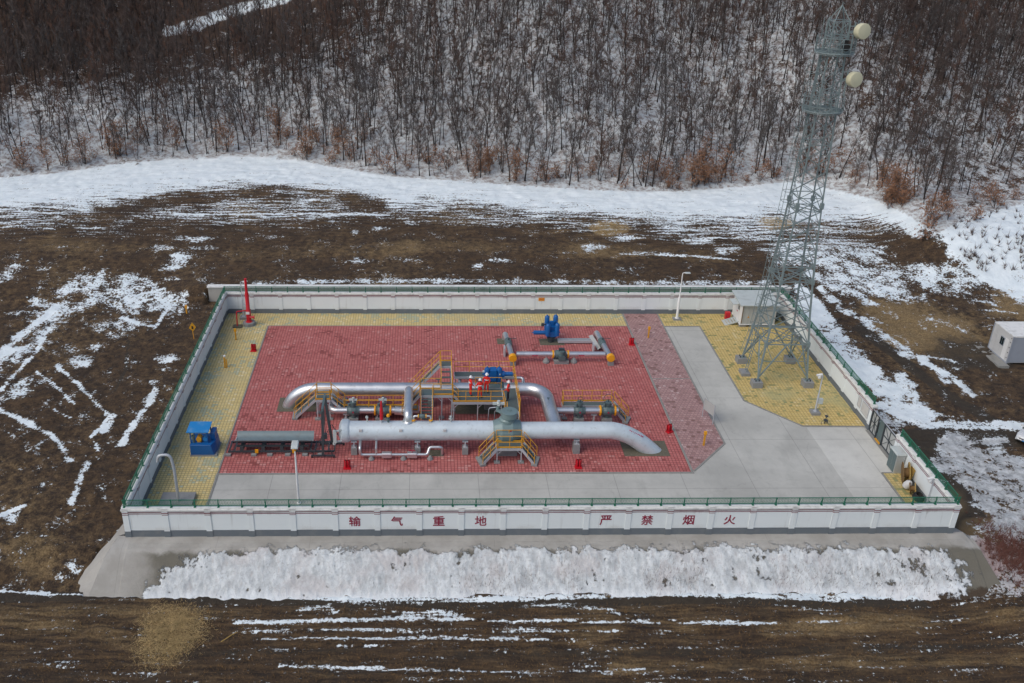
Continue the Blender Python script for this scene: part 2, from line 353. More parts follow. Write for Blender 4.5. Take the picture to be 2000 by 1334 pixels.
# -------- where the snow, straw and mud lie
nA=fbm(X*.25,Y*.25,4,77); nB=fbm(X*.7,Y*.7,4,91)
def stroke(pts,wd,soft=.5,jit=6):
    """soft mask round a polyline given in photograph pixels, scaled for foreshortening"""
    u=Uu+(nB-.5)*jit*2; v=Vv+(nA-.5)*jit; best=np.full(u.shape,1e9)
    for (a,b),(c,d) in zip(pts[:-1],pts[1:]):
        L=((c-a)**2+(d-b)**2)+1e-6; t=np.clip(((u-a)*(c-a)+(v-b)*(d-b))/L,0,1)
        dx=u-(a+t*(c-a)); dy=v-(b+t*(d-b)); best=np.minimum(best,np.sqrt(dx*dx+(dy*1.3)**2))
    return sstep(wd/2*(1+soft),wd/2*(1-soft),best)
def blob(cx,cy,rx,ry,ang=0,soft=.5,jit=10):
    u=Uu-cx+(nB-.5)*jit*2; v=Vv-cy+(nA-.5)*jit; a=math.radians(ang); c,s_=math.cos(a),math.sin(a)
    p=(u*c+v*s_)/rx; q=(-u*s_+v*c)/ry; return sstep(1+soft,1-soft,np.sqrt(p*p+q*q))
Sn=np.where(Vv>1165,-.38,np.where((Vv<560)&(Uu<1500),-.30,-.16)); St=np.full(X.shape,.34); Mu=np.zeros(X.shape); An=np.zeros(X.shape); Ice=np.zeros(X.shape); Red=np.zeros(X.shape)
tl=np.interp(Uu,[p[0] for p in TLP],[p[1] for p in TLP])
lb=np.interp(Uu,[-300,0,150,230,330,420,640,760,900,1100,1300,1500,1650,1780,1830,2200],[445,441,438,425,420,418,418,418,423,438,458,466,458,452,452,452])
tt0=(Vv-tl)/np.maximum(lb-tl,5)
tt=np.where(tt0>.25,tt0+(nA-.5)*.55*np.clip((tt0-.25)*3,0,1)+(nB-.5)*.15,tt0)
band=np.where(tt<0,.80,np.where(tt<1.45,1.15-.85*sstep(.22,1.0,tt)-.75*sstep(1.0,1.4,tt),-.4))
furr=stroke([(200,415),(360,385),(520,372),(640,378),(740,400)],34,.8,4)
band=np.where((tt>0)&(tt<1.05),band-furr*.55,band)
onhill=(Vv<tl+2)
left_dark=sstep(230,60,Vv+ (Uu-300)*.12)*sstep(900,500,Uu)
band=np.where(onhill,1.0-.25*sstep(20,220,tl-Vv)-.75*left_dark-.35*sstep(1500,1900,Uu)*sstep(350,150,Vv),band)
Sn=np.where(Uu<1840,np.maximum(Sn,np.where(tt<1.4,band,-.4)),np.where(onhill,.62,Sn))
An=np.where((tt0>.1)&(Uu>-100)&(Uu<1800),1.0-.72*sstep(1.1,1.5,tt0)*sstep(700,560,Vv)-sstep(560,640,Vv)*.28-sstep(520,600,Vv)*1.0*0,An); An=np.where(Vv>575,0,An)
def S_(m,v):
    global Sn; Sn=np.maximum(Sn,m*v)
S_(stroke([(340,418),(640,418),(760,420)],5,.4,2),.9)
# behind the compound
S_(stroke([(500,552),(760,548),(1000,550),(1500,553)],12,.7,3)*(.4+.8*nA),.62)
for a in [(978,508,30,5),(1160,483,26,9),(1215,466,26,6),(690,455,10,5),(700,506,12,5),(1265,497,60,4),(1360,470,30,8),(1420,485,25,10),(800,436,14,5),(745,448,20,4),(930,520,12,4),(1010,548,12,8),(1150,548,14,6)]: S_(blob(*a),.50)
S_(stroke([(1275,497),(1360,500),(1440,508)],6,.5,2),.72); S_(blob(1480,455,60,20),.55); S_(blob(1560,490,60,30),.55); S_(blob(1640,500,90,40),.56); S_(blob(1700,540,90,40,15),.57); S_(blob(1830,540,60,28,10),.56); S_(blob(1890,560,60,20),.52)
# right-hand snowy shoulder
S_(stroke([(1860,425),(1900,470),(1960,520),(2050,560)],110,.35,14),1.1); S_(blob(1970,440,110,55),1.05)
S_(stroke([(1700,390),(1770,440),(1790,455)],26,.6,8),.8)
# left field
for a in [(225,572,120,42,8,.5,26),(120,600,80,30,-10,.5,20),(150,565,50,14,-25),(60,660,70,22,-35,.6,16),(330,590,45,14,-28),(300,570,14,22),(245,632,50,16),(345,512,32,14,-25),(318,484,26,8),(350,497,22,5),(398,484,28,4.5,0,.3,2),(335,545,20,4,0,.3,2),(370,465,50,5),(390,465,25,4),(20,530,14,22,50,.5,4),(8,545,30,8,-25,.4,4),(200,640,22,14),(160,705,22,12),(195,680,22,10),(335,610,10,6),(150,1113,14,16),(125,1125,20,8),(320,700,26,8),(425,574,32,9,0,.5,4),(180,770,8,10),(300,745,14,6),(40,760,50,12,-30),(20,700,60,20,-30,.6,16)]: S_(blob(*a),.50)
for pts,wd in [([(267,577),(320,562)],5),([(268,590),(310,580)],5),([(108,712),(150,748),(190,790),(218,815)],9),([(75,726),(110,752),(147,790)],6),([(302,757),(285,795),(262,825),(235,868)],12),([(215,810),(200,830),(180,855),(190,880)],9),([(-20,790),(20,812),(60,828),(100,850),(138,900)],13),([(172,905),(155,945),(138,982)],14),([(0,1008),(45,985)],10),([(105,800),(145,818)],4),([(0,690),(60,640),(110,600)],18),([(0,760),(70,690),(95,640)],10),([(220,815),(205,840)],18),([(0,1154),(100,1160),(200,1162)],6),([(235,620),(300,640),(330,600)],8)]: S_(stroke(pts,wd,.6,7),.85)
# front field strips
for pts,wd,v in [([(460,1216),(620,1212),(850,1207)],8,.86),([(850,1209),(1100,1214),(1520,1217)],5,.80),([(790,1200),(850,1196),(900,1205)],14,.70),([(585,1190),(640,1187),(655,1195)],9,.72),([(490,1250),(640,1246),(760,1248),(1010,1247)],5,.80),([(1020,1247),(1160,1250)],4,.5),([(660,1263),(690,1262)],4,.8),([(715,1263),(750,1264)],4,.8),([(460,1232),(900,1229),(1200,1232)],6,.52),([(540,1300),(900,1312),(1300,1310)],6,.50),([(1010,1184),(1100,1182),(1180,1190),(1210,1197)],8,.66),([(1560,1214),(1640,1214)],4,.72),([(1500,1168),(1640,1172)],6,.55),([(1600,1200),(1640,1199)],5,.6),([(430,1238),(500,1236)],3,.5),([(1180,1310),(1260,1306)],5,.7)]: S_(stroke(pts,wd*1.2,.7,3),v)
S_(stroke([(240,1163),(330,1150),(420,1158),(700,1170),(1000,1168),(1300,1160),(1600,1164),(1800,1168)],16,.5,5),.78)
An=np.where(Vv>1165,.8,An)
# right of the compound
for pts,wd,v in [([(1560,560),(1600,600),(1650,680)],26,.85),([(1570,600),(1620,650),(1690,725),(1760,780),(1800,815)],50,.92),([(1640,700),(1700,735),(1760,775)],46,.9),([(1720,790),(1800,830),(1880,830),(1960,832),(2060,835)],22,.9),([(1600,560),(1660,610),(1720,650),(1780,690)],16,.66),([(1800,700),(1850,730),(1900,772)],14,.82),([(1760,690),(1810,700),(1850,745)],12,.75),([(1580,530),(1640,560),(1700,590)],26,.60),([(1660,540),(1760,590),(1800,580)],20,.6),([(1850,575),(1960,600)],5,.55),([(1890,605),(1990,612)],5,.6),([(1760,740),(1800,800)],30,.85),([(1790,690),(1870,705)],6,.6)]: S_(stroke(pts,wd,.55,12),v)
Sn=Sn*(1-.75*stroke([(1665,660),(1690,680),(1705,698)],14,.3,4))
ice=np.maximum.reduce([stroke([(1870,870),(1930,930),(1990,1010),(2060,1080)],70,.5,24),stroke([(1840,900),(1900,950),(1960,1010)],40,.5,16),blob(1960,930,110,50,20,.5,30),stroke([(1900,1060),(1960,1090),(2050,1110)],44,.5,12),blob(1960,1010,60,40,40,.6,20),stroke([(1880,868),(1960,860)],16,.5,10),blob(1940,1130,90,40,10,.5,20)*.8])
S_(ice,.74); Ice=np.maximum(Ice,ice)
Ice=np.maximum(Ice,.7*np.maximum(stroke([(1690,800),(1740,830),(1790,842)],22,.6,10),blob(1940,760,60,30,20)))
S_(stroke([(1690,795),(1720,815),(1760,830)],24,.6,10),.62)
Red=np.maximum(Red,blob(1925,1090,45,55,60,.6,16)); Red=np.maximum(Red,.5*blob(2000,1130,70,45,0,.5,20))
S_(blob(1990,1130,80,40,0,.4,10),.8)
Mu=np.maximum.reduce([stroke([(1730,868),(1800,860),(1900,850),(2080,852)],60,.5,12),stroke([(1790,880),(1850,960),(1900,1040)],80,.4,14),stroke([(1680,640),(1760,700),(1850,770),(1950,830)],24,.6,8)*.8,stroke([(0,1168),(300,1160),(420,1172),(900,1180),(1400,1172),(1800,1180)],22,.6,5),stroke([(900,1280),(1600,1270),(2000,1260)],24,.6,5)*.5,stroke([(300,1280),(700,1270)],14,.6,5)*.5,stroke([(250,665),(245,720),(225,760)],5,.6,3),blob(1900,690,120,40,10,.7,20)*.6,.38*sstep(1160,1180,Vv)*sstep(1230,1200,Vv),.34*sstep(1235,1270,Vv)])
wat=np.maximum(blob(1920,1035,50,22,10,.4,12),blob(1850,990,40,40,40,.5,10)*.6)
St=np.maximum.reduce([St,blob(332,1238,60,60,0,.8,60)*.75,blob(1192,446,40,14,0,.4,6)*1.05,blob(1512,436,38,13,0,.3,6)*.95,blob(1800,640,150,50,15,.6,30)*.85,blob(1980,590,60,40,0,.5,20)*.8,blob(60,1080,120,60,0,.7,40)*.55,stroke([(0,1190),(500,1200)],40,.7,14)*.5,stroke([(1500,1230),(2000,1200)],60,.7,14)*.6,stroke([(1200,1300),(2000,1290)],50,.7,14)*.55,stroke([(450,500),(900,480),(1400,500)],50,.7,14)*.5,blob(200,480,250,25,0,.8,20)*.5,wat*.9,stroke([(0,1210),(200,1240),(420,1330)],60,.7,20)*.5])
St=np.maximum(St,onhill*.15)
road_=stroke([(330,62),(400,42),(470,18),(560,-6)],26,.4,6); Sn=np.maximum(Sn,road_*1.4); Sn=np.where(front,Sn,.3); 
me=bpy.data.meshes.new('ground'); ny,nx=X.shape
co=np.stack([X,Y,Z],-1).reshape(-1,3).astype(np.float32); me.vertices.add(len(co)); me.vertices.foreach_set('co',co.ravel())
ii=(np.arange(ny-1)[:,None]*nx+np.arange(nx-1)[None,:]).ravel(); q=np.stack([ii,ii+1,ii+nx+1,ii+nx],-1).astype(np.int32)
me.loops.add(q.size); me.loops.foreach_set('vertex_index',q.ravel()); me.polygons.add(len(q)); me.polygons.foreach_set('loop_start',np.arange(0,q.size,4,dtype=np.int32)); me.polygons.foreach_set('use_smooth',np.ones(len(q),bool)); me.update()
def cattr(me,name,a,b,c,d):
    at=me.color_attributes.new(name,'FLOAT_COLOR','POINT'); at.data.foreach_set('color',np.stack([a,b,c,d],-1).reshape(-1).astype(np.float32))
cattr(me,'cover',Sn,St,Mu,An); cattr(me,'cover2',Ice,Red,wat,np.where(onhill&(Y>40),1.0-road_,0.0))
gobj=bpy.data.objects.new('ground',me); COL.objects.link(gobj); tag(gobj,kind='structure')
m,t,b=nmat('snowy_soil'); p=pos(t); me.materials.append(m)
at=N(t,'ShaderNodeAttribute',attribute_name='cover'); sp=N(t,'ShaderNodeSeparateColor'); lk(t,at.outputs['Color'],sp.inputs[0]); sn,stw,mu=sp.outputs; an=at.outputs['Alpha']
at2=N(t,'ShaderNodeAttribute',attribute_name='cover2'); sp2=N(t,'ShaderNodeSeparateColor'); lk(t,at2.outputs['Color'],sp2.inputs[0]); ice_,red_,wat_=sp2.outputs; wood=at2.outputs['Alpha']
n_iso=noise(t,p,.55,9,.68); n_str=noise(t,vmul(t,p,(.22,2.6,.5)),1.0,8,.66); n_fin=noise(t,p,4.2,7,.75)
nn=mix(t,an,n_iso,n_str)
nn=mth(t,'ADD',mth(t,'MULTIPLY',nn,.52),mth(t,'MULTIPLY',n_fin,.48))
smask=ss(t,mth(t,'ADD',sn,mth(t,'MULTIPLY_ADD',nn,6.0,-3.0)),.42,.60)
# soil
g1=noise(t,p,1.6,8,.72); g2=noise(t,p,7.0,6,.75); g3=noise(t,vmul(t,p,(.35,3.2,1)),1.0,6,.7); big=noise(t,p,.09,4,.6)
gg=mix(t,an,g1,g3)
soil=mix(t,ss(t,mth(t,'ADD',mth(t,'MULTIPLY',gg,.6),mth(t,'MULTIPLY',g2,.4)),.36,.64),(.013,.0075,.004),(.112,.067,.031))
straw=mix(t,ss(t,g2,.35,.65),(.15,.095,.038),(.38,.27,.13))
sf=ss(t,mth(t,'ADD',mth(t,'ADD',stw,mth(t,'MULTIPLY_ADD',gg,1.1,-.55)),mth(t,'MULTIPLY_ADD',big,1.0,-.5)),.32,.85)
soil=mix(t,mth(t,'MULTIPLY',ss(t,noise(t,p,.33,6,.65),.50,.68),.55),soil,(.030,.019,.013))
soil=mix(t,mth(t,'MULTIPLY',sf,.88),soil,straw)
mud=mix(t,g1,(.016,.012,.008),(.062,.048,.032))
soil=mix(t,mth(t,'MULTIPLY',ss(t,mth(t,'ADD',mu,mth(t,'MULTIPLY_ADD',n_iso,.8,-.4)),.3,.6),.9),soil,mud)
soil=mix(t,ss(t,wat_,.2,.7),soil,(.14,.095,.040))
litter=mix(t,g2,(.10,.055,.035),(.05,.035,.028))
soil=mix(t,mth(t,'MULTIPLY',wood,.75),soil,litter)
sf2=noise(t,p,.8,6,.6)
snow=mix(t,ss(t,sf2,.3,.75),(.68,.765,.805),(.82,.895,.92))
snow=mix(t,mth(t,'MULTIPLY',ss(t,n_fin,.5,.8),.25),snow,(.42,.42,.42))
dirty=mix(t,ss(t,g1,.35,.7),(.22,.225,.225),(.58,.60,.61))
snow=mix(t,mth(t,'MULTIPLY',ice_,.85),snow,dirty)
snow=mix(t,mth(t,'MULTIPLY',ss(t,mth(t,'ADD',red_,mth(t,'MULTIPLY_ADD',g1,.8,-.4)),.2,.9),.6),snow,(.28,.15,.14))
snow=mix(t,mth(t,'MULTIPLY',wood,mth(t,'MULTIPLY_ADD',ss(t,g1,.42,.60),.60,.26)),snow,(.20,.155,.135))
lk(t,mix(t,smask,soil,snow),b.inputs['Base Color'])
lk(t,mth(t,'SUBTRACT',.92,mth(t,'MULTIPLY',wat_,.5)),b.inputs['Roughness'])
hh=mth(t,'ADD',mth(t,'ADD',mth(t,'MULTIPLY',g2,mth(t,'SUBTRACT',1.0,mth(t,'MULTIPLY',smask,.7))),mth(t,'MULTIPLY',gg,.8)),mth(t,'MULTIPLY',smask,.35))
bump(t,b,hh,.9,.16)
# ---------------- embankment and snow bank in front
def emb_prof(s):  # s: 0 wall .. 1 toe ; returns y,z
    return np.interp(s,[0,.25,.42,.92,1.1],[0.10,-1.15,-1.75,-4.05,-4.9]),np.interp(s,[0,.25,.42,.92,1.1],[-.012,-.10,-.35,-2.05,-2.75])
def sheet(name,xs_,ss_,fz,mat,x_of=None):
    XX,SS=np.meshgrid(xs_,ss_); yy,zz=emb_prof(SS)
    if x_of is not None: XX=x_of(XX,SS)
    yy,zz=fz(XX,SS,yy,zz)
    V=np.stack([XX,yy,zz],-1).reshape(-1,3); n1,n2=XX.shape
    i=(np.arange(n1-1)[:,None]*n2+np.arange(n2-1)[None,:]).ravel()
    me=bpy.data.meshes.new(name); me.from_pydata([],[],[]); me.vertices.add(len(V)); me.vertices.foreach_set('co',V.astype(np.float32).ravel())
    q=np.stack([i,i+n2,i+n2+1,i+1],-1).astype(np.int32); me.loops.add(q.size); me.loops.foreach_set('vertex_index',q.ravel()); me.polygons.add(len(q)); me.polygons.foreach_set('loop_start',np.arange(0,q.size,4,dtype=np.int32)); me.polygons.foreach_set('use_smooth',np.ones(len(q),bool)); me.update(); me.materials.append(mat if not isinstance(mat,str) else MT[mat])
    o=bpy.data.objects.new(name,me); COL.objects.link(o); return o,me,XX,SS
def embcolor(t,p):
    n1=noise(t,p,.5,6,.6); n2=noise(t,p,3,6,.65); s=N(t,'ShaderNodeSeparateXYZ'); lk(t,p,s.inputs[0])
    c=mix(t,ss(t,n1,.35,.7),(.33,.32,.29),(.44,.43,.40)); c=mix(t,mth(t,'MULTIPLY',n2,.35),c,(.2,.19,.17))
    wet=ss(t,mth(t,'ADD',s.outputs[1],mth(t,'MULTIPLY_ADD',n1,1.6,-.8)),-1.25,-1.65)
    wet=mth(t,'MULTIPLY',wet,ss(t,mth(t,'ADD',s.outputs[0],mth(t,'MULTIPLY_ADD',n1,6.0,-3.0)),.3,2.6))
    c=mix(t,mth(t,'MULTIPLY',wet,.85),c,(.10,.092,.066))
    fx=mth(t,'FRACT',mth(t,'MULTIPLY',s.outputs[0],1/6.1)); c=mix(t,mth(t,'MULTIPLY',mth(t,'SUBTRACT',1.0,ss(t,fx,.0,.006)),.4),c,(.12,.12,.11))
    return c,n2,s
m,t,b=nmat('stained_embankment_concrete'); p=pos(t); c,n2,_s=embcolor(t,p)
lk(t,c,b.inputs['Base Color']); b.inputs['Roughness'].default_value=.85; bump(t,b,n2,.3,.02); MT['emb']=m
def xo(XX,SS): return XX+(XX<.5)*(-(SS**1.3)*1.3)+(XX>W-.5)*(SS**1.2)*1.0
def fz0(XX,SS,y,z):
    k=np.clip((.4-XX)/2,0,1); y=y+0*k; zr=np.clip((XX-50)/7,0,1)
    return y,z+zr*np.clip(SS-.25,0,2)*1.1+(fbm(XX*.6,y*.6,3,3)-.5)*.06*np.clip(SS*3,0,1)
ex=np.concatenate([[-.55],np.arange(.3,W+.2,.45),[W+.75]])
eo,_,_,_=sheet('concrete_embankment',ex,np.linspace(0,1.1,24),fz0,'emb',xo); tag(eo,kind='structure')
# side skirts of the embankment, left and right
def skirt(pts_in,pts_out,name):
    m_=MB(); n=len(pts_in)
    for i in range(n-1): m_.add([pts_in[i],pts_in[i+1],pts_out[i+1],pts_out[i]],[(0,3,2,1)])
    o=m_.build(name,'apron'); return tag(o,kind='structure')
skirt([(-.02,5.0,.10),(-.02,2.5,.05),(-.02,.3,.0),(-.54,.1,-.01),(-.75,-1.15,-.10),(-.95,-1.75,-.35),(-1.33,-2.9,-1.2),(-1.70,-4.05,-2.05),(-2.0,-4.9,-2.75)],[(-.15,5.0,-.4),(-.75,2.5,-.5),(-1.3,.6,-.75),(-1.75,.0,-1.0),(-2.4,-1.1,-1.5),(-2.9,-1.7,-1.85),(-3.1,-2.8,-2.1),(-3.1,-3.7,-2.3),(-3.0,-4.9,-2.8)],'concrete_embankment_side')
skirt([(W+.75,.1,-.03),(W+.95,-1.15,-.10),(W+1.05,-1.75,-.30),(W+1.6,-4.05,-1.5)],[(W+1.3,.5,-.5),(W+2.0,-.8,-.9),(W+2.1,-1.75,-1.4),(W+2.4,-4.0,-2.3)],'concrete_embankment_side')
tag(part(None,'concrete_embankment_side','apron',lambda m_:m_.add([(W+.02,.35,-.01),(W+.02,.1,-.02),(W+.75,.1,-.03),(W+1.3,.5,-.5),(W+.5,1.6,-.4)],[(0,1,2,3,4)])),kind='structure')
m,t,b=nmat('bank_snow'); p=pos(t); ec,_n,_s=embcolor(t,p)
at=N(t,'ShaderNodeAttribute',attribute_name='edge'); sp_=N(t,'ShaderNodeSeparateColor'); lk(t,at.outputs['Color'],sp_.inputs[0]); ed=sp_.outputs[0]
n1=noise(t,vmul(t,p,(1.6,.9,.9)),1.3,9,.72); n2=noise(t,p,6,6,.75); n3=noise(t,p,.35,4); n4=noise(t,vmul(t,p,(2.2,.8,.8)),1.3,7,.7); n5=noise(t,p,1.1,9,.75)
c=mix(t,ss(t,n1,.32,.68),(.42,.45,.46),(.70,.74,.75)); c=mix(t,mth(t,'MULTIPLY',ss(t,n2,.52,.64),.45),c,(.33,.32,.31))
c=mix(t,mth(t,'MULTIPLY',ss(t,n4,.54,.66),.40),c,(.40,.36,.345)); c=mix(t,mth(t,'MULTIPLY',ss(t,n3,.50,.68),.35),c,(.50,.43,.41))
toe=ss(t,_s.outputs[1],-3.3,-4.0); c=mix(t,mth(t,'MULTIPLY',toe,.55),c,(.80,.85,.88))
bg=mix(t,ss(t,mth(t,'ADD',_s.outputs[1],mth(t,'MULTIPLY_ADD',n5,1.2,-.6)),-3.9,-4.15),ec,mix(t,n2,(.016,.010,.006),(.09,.06,.035)))
m1=mth(t,'ADD',mth(t,'MULTIPLY',ed,3.2),mth(t,'ADD',mth(t,'MULTIPLY_ADD',n4,1.1,-.55),mth(t,'MULTIPLY_ADD',n5,3.0,-1.5)))
msk=ss(t,m1,-.06,.10)
lk(t,mix(t,msk,bg,c),b.inputs['Base Color']); b.inputs['Roughness'].default_value=.8; bump(t,b,mth(t,'ADD',mth(t,'ADD',mth(t,'MULTIPLY',n1,msk),mth(t,'MULTIPLY',n2,.45)),mth(t,'MULTIPLY',msk,.5)),.9,.10); MT['bank']=m
def fz1(XX,SS,y,z):
    y,z=fz0(XX,SS,y,z)
    nz=fbm(XX*.9,SS*7,4,41); ridg=fbm(XX*1.6,SS*2.5,3,55)
    ed=edge_(XX,SS); k=np.clip(ed*7+.35,0,1)
    th=.012+k*(.07+(nz-.5)*.16+(ridg-.5)*.08+(fbm(XX*5,SS*12,3,61)-.5)*.10); th=np.maximum(th,.012)
    th=np.where((SS<.14)|(SS>1.105),-.08,th); th=np.where((XX>56.2)|(XX<.25),-.08,th)
    return y-th*.3,z+th*.75
def edge_(XX,SS):
    up=.285+.07*(fbm(XX*.5,XX*0+3,3,8)-.5)*2+.06*(fbm(XX*1.7,SS*0+1,3,18)-.5)*2+np.clip((7-XX)/6,0,1)**1.3*.55+np.clip((XX-50)/8,0,1)*.06
    lo=1.03+.05*(fbm(XX*.5,XX*0+9,3,6)-.5)*2-np.clip((4-XX)/3,0,1)*.2
    e=np.minimum(SS-up,(lo-SS)*1.2); e=np.minimum(e,.16); e=e-np.clip((1.8-XX)*.3,0,2)-np.clip((XX-53.6)*.12,0,2)
    return e-.35*np.clip(fbm(XX*1.1,SS*4,4,71)-.60,0,1)*np.clip(1.3-SS*1.2,0,1)*3
so_,sme,_X,_S=sheet('snow_bank',np.arange(.2,W+1.2,.09),np.linspace(.12,1.12,110),fz1,'bank')
_e=edge_(_X,_S).ravel(); cattr(sme,'edge',_e,_e*0,_e*0,_e*0+1)
tag(so_,kind='stuff'); so_['label']='lumpy grey-white snow lying on the embankment below the front wall'; so_['category']='snow'
MT['pavelight']=concrete('newer_concrete',(.58,.58,.535),(5.0,6.5))
# ================================================================ paving
def slab(name,pts,z0,z1,mat,kind='structure'):
    return tag(part(None,name,mat,lambda m_:m_.poly(pts,z0,z1)),kind=kind)
slab('concrete_pavement',[(.1,.1),(W-.1,.1),(W-.1,D-.1),(.1,D-.1)],-.5,0,'pavement')
slab('concrete_pavement',[(50.45,.15),(53.7,.15),(53.7,7.12),(55.1,7.12),(55.1,13.45),(50.45,13.45)],-.1,.006,'pavelight')
slab('red_paving',[(4.72,7.25),(39.55,7.25),(39.55,32.1),(4.72,32.1)],-.1,.022,'redpav')
slab('yellow_paving',[(.2,.2),(4.58,.2),(4.58,32.22),(39.55,32.22),(39.55,35.1),(.2,35.1)],-.1,.018,'yelpav')
slab('pink_paving',[(39.75,7.5),(39.9,7.5),(43.1,11.15),(43.1,32.0),(43.1,35.1),(39.75,35.1)],-.1,.016,'pinkpav')
slab('mossy_yellow_paving',[(43.2,32.15),(46.6,32.15),(46.75,17.7),(50.2,13.75),(55.3,13.65),(55.3,35.1),(43.2,35.1)],-.1,.019,'yelpav2')
slab('small_yellow_paving',[(53.85,.3),(55.3,.3),(55.3,7.0),(53.85,7.0)],-.1,.019,'yelpav2')
def kerb(pts,wd=.13,z=.034,closed=False):
    m_=MB(); P_=pts+([pts[0]] if closed else [])
    for a,b_ in zip(P_[:-1],P_[1:]): m_.bar((*a,z-.06),(*b_,z-.06),wd,.12)
    o=m_.build('kerb','kerb'); return tag(o,kind='structure')
kerb([(4.65,.3),(4.65,7.12)],.16,.038); kerb([(4.65,7.2),(4.65,32.16)],.1,.03); kerb([(4.72,7.17),(39.75,7.17)],.17,.04); kerb([(39.65,7.28),(39.65,35.1)],.14,.036)
kerb([(39.8,7.36),(43.15,11.1),(43.15,35.1)],.14,.042); kerb([(43.25,32.08),(46.68,32.08),(46.68,17.7),(50.2,13.65),(55.2,13.55)],.14,.037); kerb([(4.72,32.16),(39.58,32.16)],.08,.027); kerb([(53.78,.3),(53.78,7.06),(55.3,7.06)],.14,.036); kerb([(39.78,21.53),(43.08,21.53)],.09,.032)
slab('concrete_cover_slab',[(1.37,3.1),(3.68,3.1),(3.68,4.55),(1.37,4.55)],-.1,.30,'conc')
for q_ in ([(7.7,16.0),(10.9,16.0),(10.9,18.3),(7.7,18.3)],[(35.0,9.35),(38.5,9.35),(38.5,11.5),(35.0,11.5)],[(20.1,9.4),(21.2,9.4),(21.2,10.3),(20.1,10.3)],[(30.6,28.0),(32.9,28.0),(32.9,29.35),(30.6,29.35)],[(26.6,28.2),(27.9,28.2),(27.9,29.4),(26.6,29.4)],[(22.3,15.6),(27.2,15.6),(27.2,18.6),(22.3,18.6)]):
    slab('gravel_bed',q_,-.1,.031,'gravel')
# ================================================================ perimeter walls
def wall(name,label,origin,ang,L,first=True,last=True,npil=None,inner=1):
    """local x along the wall, y across; both faces alike. origin is the start of the centre line"""
    r=thing(name,label,'wall',origin,'white perimeter walls with grey plinths',local=True); r.rotation_euler=(0,0,ang)
    h=TH/2
    part(r,'plinth','plinth',lambda m_:m_.box((0,-h-.02,-.35),(L,h+.02,.50)))
    part(r,'wall_panel','wall',lambda m_:m_.box((0,-h,.50),(L,h,2.02)))
    def cop(m_):
        m_.box((-.04,-h-.05,2.02),(L+.04,h+.05,2.12)); m_.box((-.06,-h-.10,2.12),(L+.06,h+.10,2.19)); m_.box((-.02,-h-.03,2.19),(L+.02,h+.03,2.27))
    part(r,'coping','coping',cop)
    def bd(m_):
        for z in (1.93,1.81):
            for s_ in (-1,1): m_.box((0,min(s_*h,s_*(h+.012)),z),(L,max(s_*h,s_*(h+.012)),z+(.10 if z>1.9 else .045)))
    part(r,'painted_band','band',bd)
    n=npil or int(round(L/2.777))
    for i in range(n+1):
        if (i==0 and not first) or (i==n and not last): continue
        x=min(max(i*L/n,.19),L-.19)
        m_=MB(); e=h+.045
        m_.cur=1; m_.box((x-.21,-e-.015,-.34),(x+.21,e+.015,.44)); m_.cur=0; m_.box((x-.19,-e,.44),(x+.19,e,1.74))
        m_.cur=2; m_.box((x-.20,-e-.008,1.74),(x+.20,e+.008,1.78)); m_.cur=0; m_.box((x-.19,-e,1.78),(x+.19,e,1.86)); m_.cur=2; m_.box((x-.20,-e-.008,1.86),(x+.20,e+.008,1.92))
        m_.cur=0; m_.box((x-.19,-e,1.92),(x+.19,e,2.02)); m_.cur=3; m_.box((x-.20,-e-.035,2.02),(x+.20,e+.035,2.19)); m_.box((x-.19,-e-.01,2.19),(x+.19,e+.01,2.275))
        m_.build('pilaster',['wall','plinth','band','coping'],r)
    return r
h=TH/2
wf=wall('perimeter_wall','long front wall in the foreground, white with eight dark red characters painted on it',(0,h,0),0,W,npil=20)
wl=wall('perimeter_wall','left side wall, white with grey plinth, running back beside the yellow paving',(h,TH+.02,0),math.pi/2,D-2*TH-.04,npil=13)
wb=wall('perimeter_wall','rear wall behind the yellow paving, white with a small yellow sign',(0,D-h,0),0,W,npil=20)
wr=wall('perimeter_wall','right side wall beside the lattice tower, with two notice boards near the gate',(W-h,13.1,0),math.pi/2,D-TH-.02-13.1,npil=8)
ws=wall('perimeter_wall','short stretch of right side wall between the gate and the front corner',(W-h,TH+.02,0),math.pi/2,8.9-TH-.02,npil=3)
# characters on the front wall
def glyph(ch,k):
    cu=bpy.data.curves.new('lettering','FONT'); cu.body=ch; cu.size=.98; cu.offset=.012; cu.extrude=.006; cu.resolution_u=3; cu.align_x='CENTER'
    o=bpy.data.objects.new('lettering_tmp',cu); COL.objects.link(o); bpy.context.view_layer.update()
    dg=bpy.context.evaluated_depsgraph_get(); me=bpy.data.meshes.new_from_object(o.evaluated_get(dg)); bpy.data.objects.remove(o)
    g=bpy.data.objects.new('lettering',me); COL.objects.link(g); me.materials.clear(); me.materials.append(MT['glyph'])
    vs=np.array([v.co[:] for v in me.vertices]); mn,mx=vs.min(0),vs.max(0); wd,ht=.78,.80
    sx,sy=wd/max(mx[0]-mn[0],.5),ht/max(mx[1]-mn[1],.5)
    if ch in '火气': sx=sy=min(sx,sy)
    for v in me.vertices: v.co=((v.co.x-(mn[0]+mx[0])/2)*sx,(v.co.y-(mn[1]+mx[1])/2)*sy,v.co.z)
    g.parent=wf; g.location=((k+.5)*W/20-.1,-h-.012,1.17); g.rotation_euler=(math.pi/2,0,0); return g
for ch,k in zip('输气重地严禁烟火',(5,6,7,8,11,12,13,14)): glyph(ch,k)
for y0,y1 in ((14.9,16.0),(13.65,14.75)):
    pass
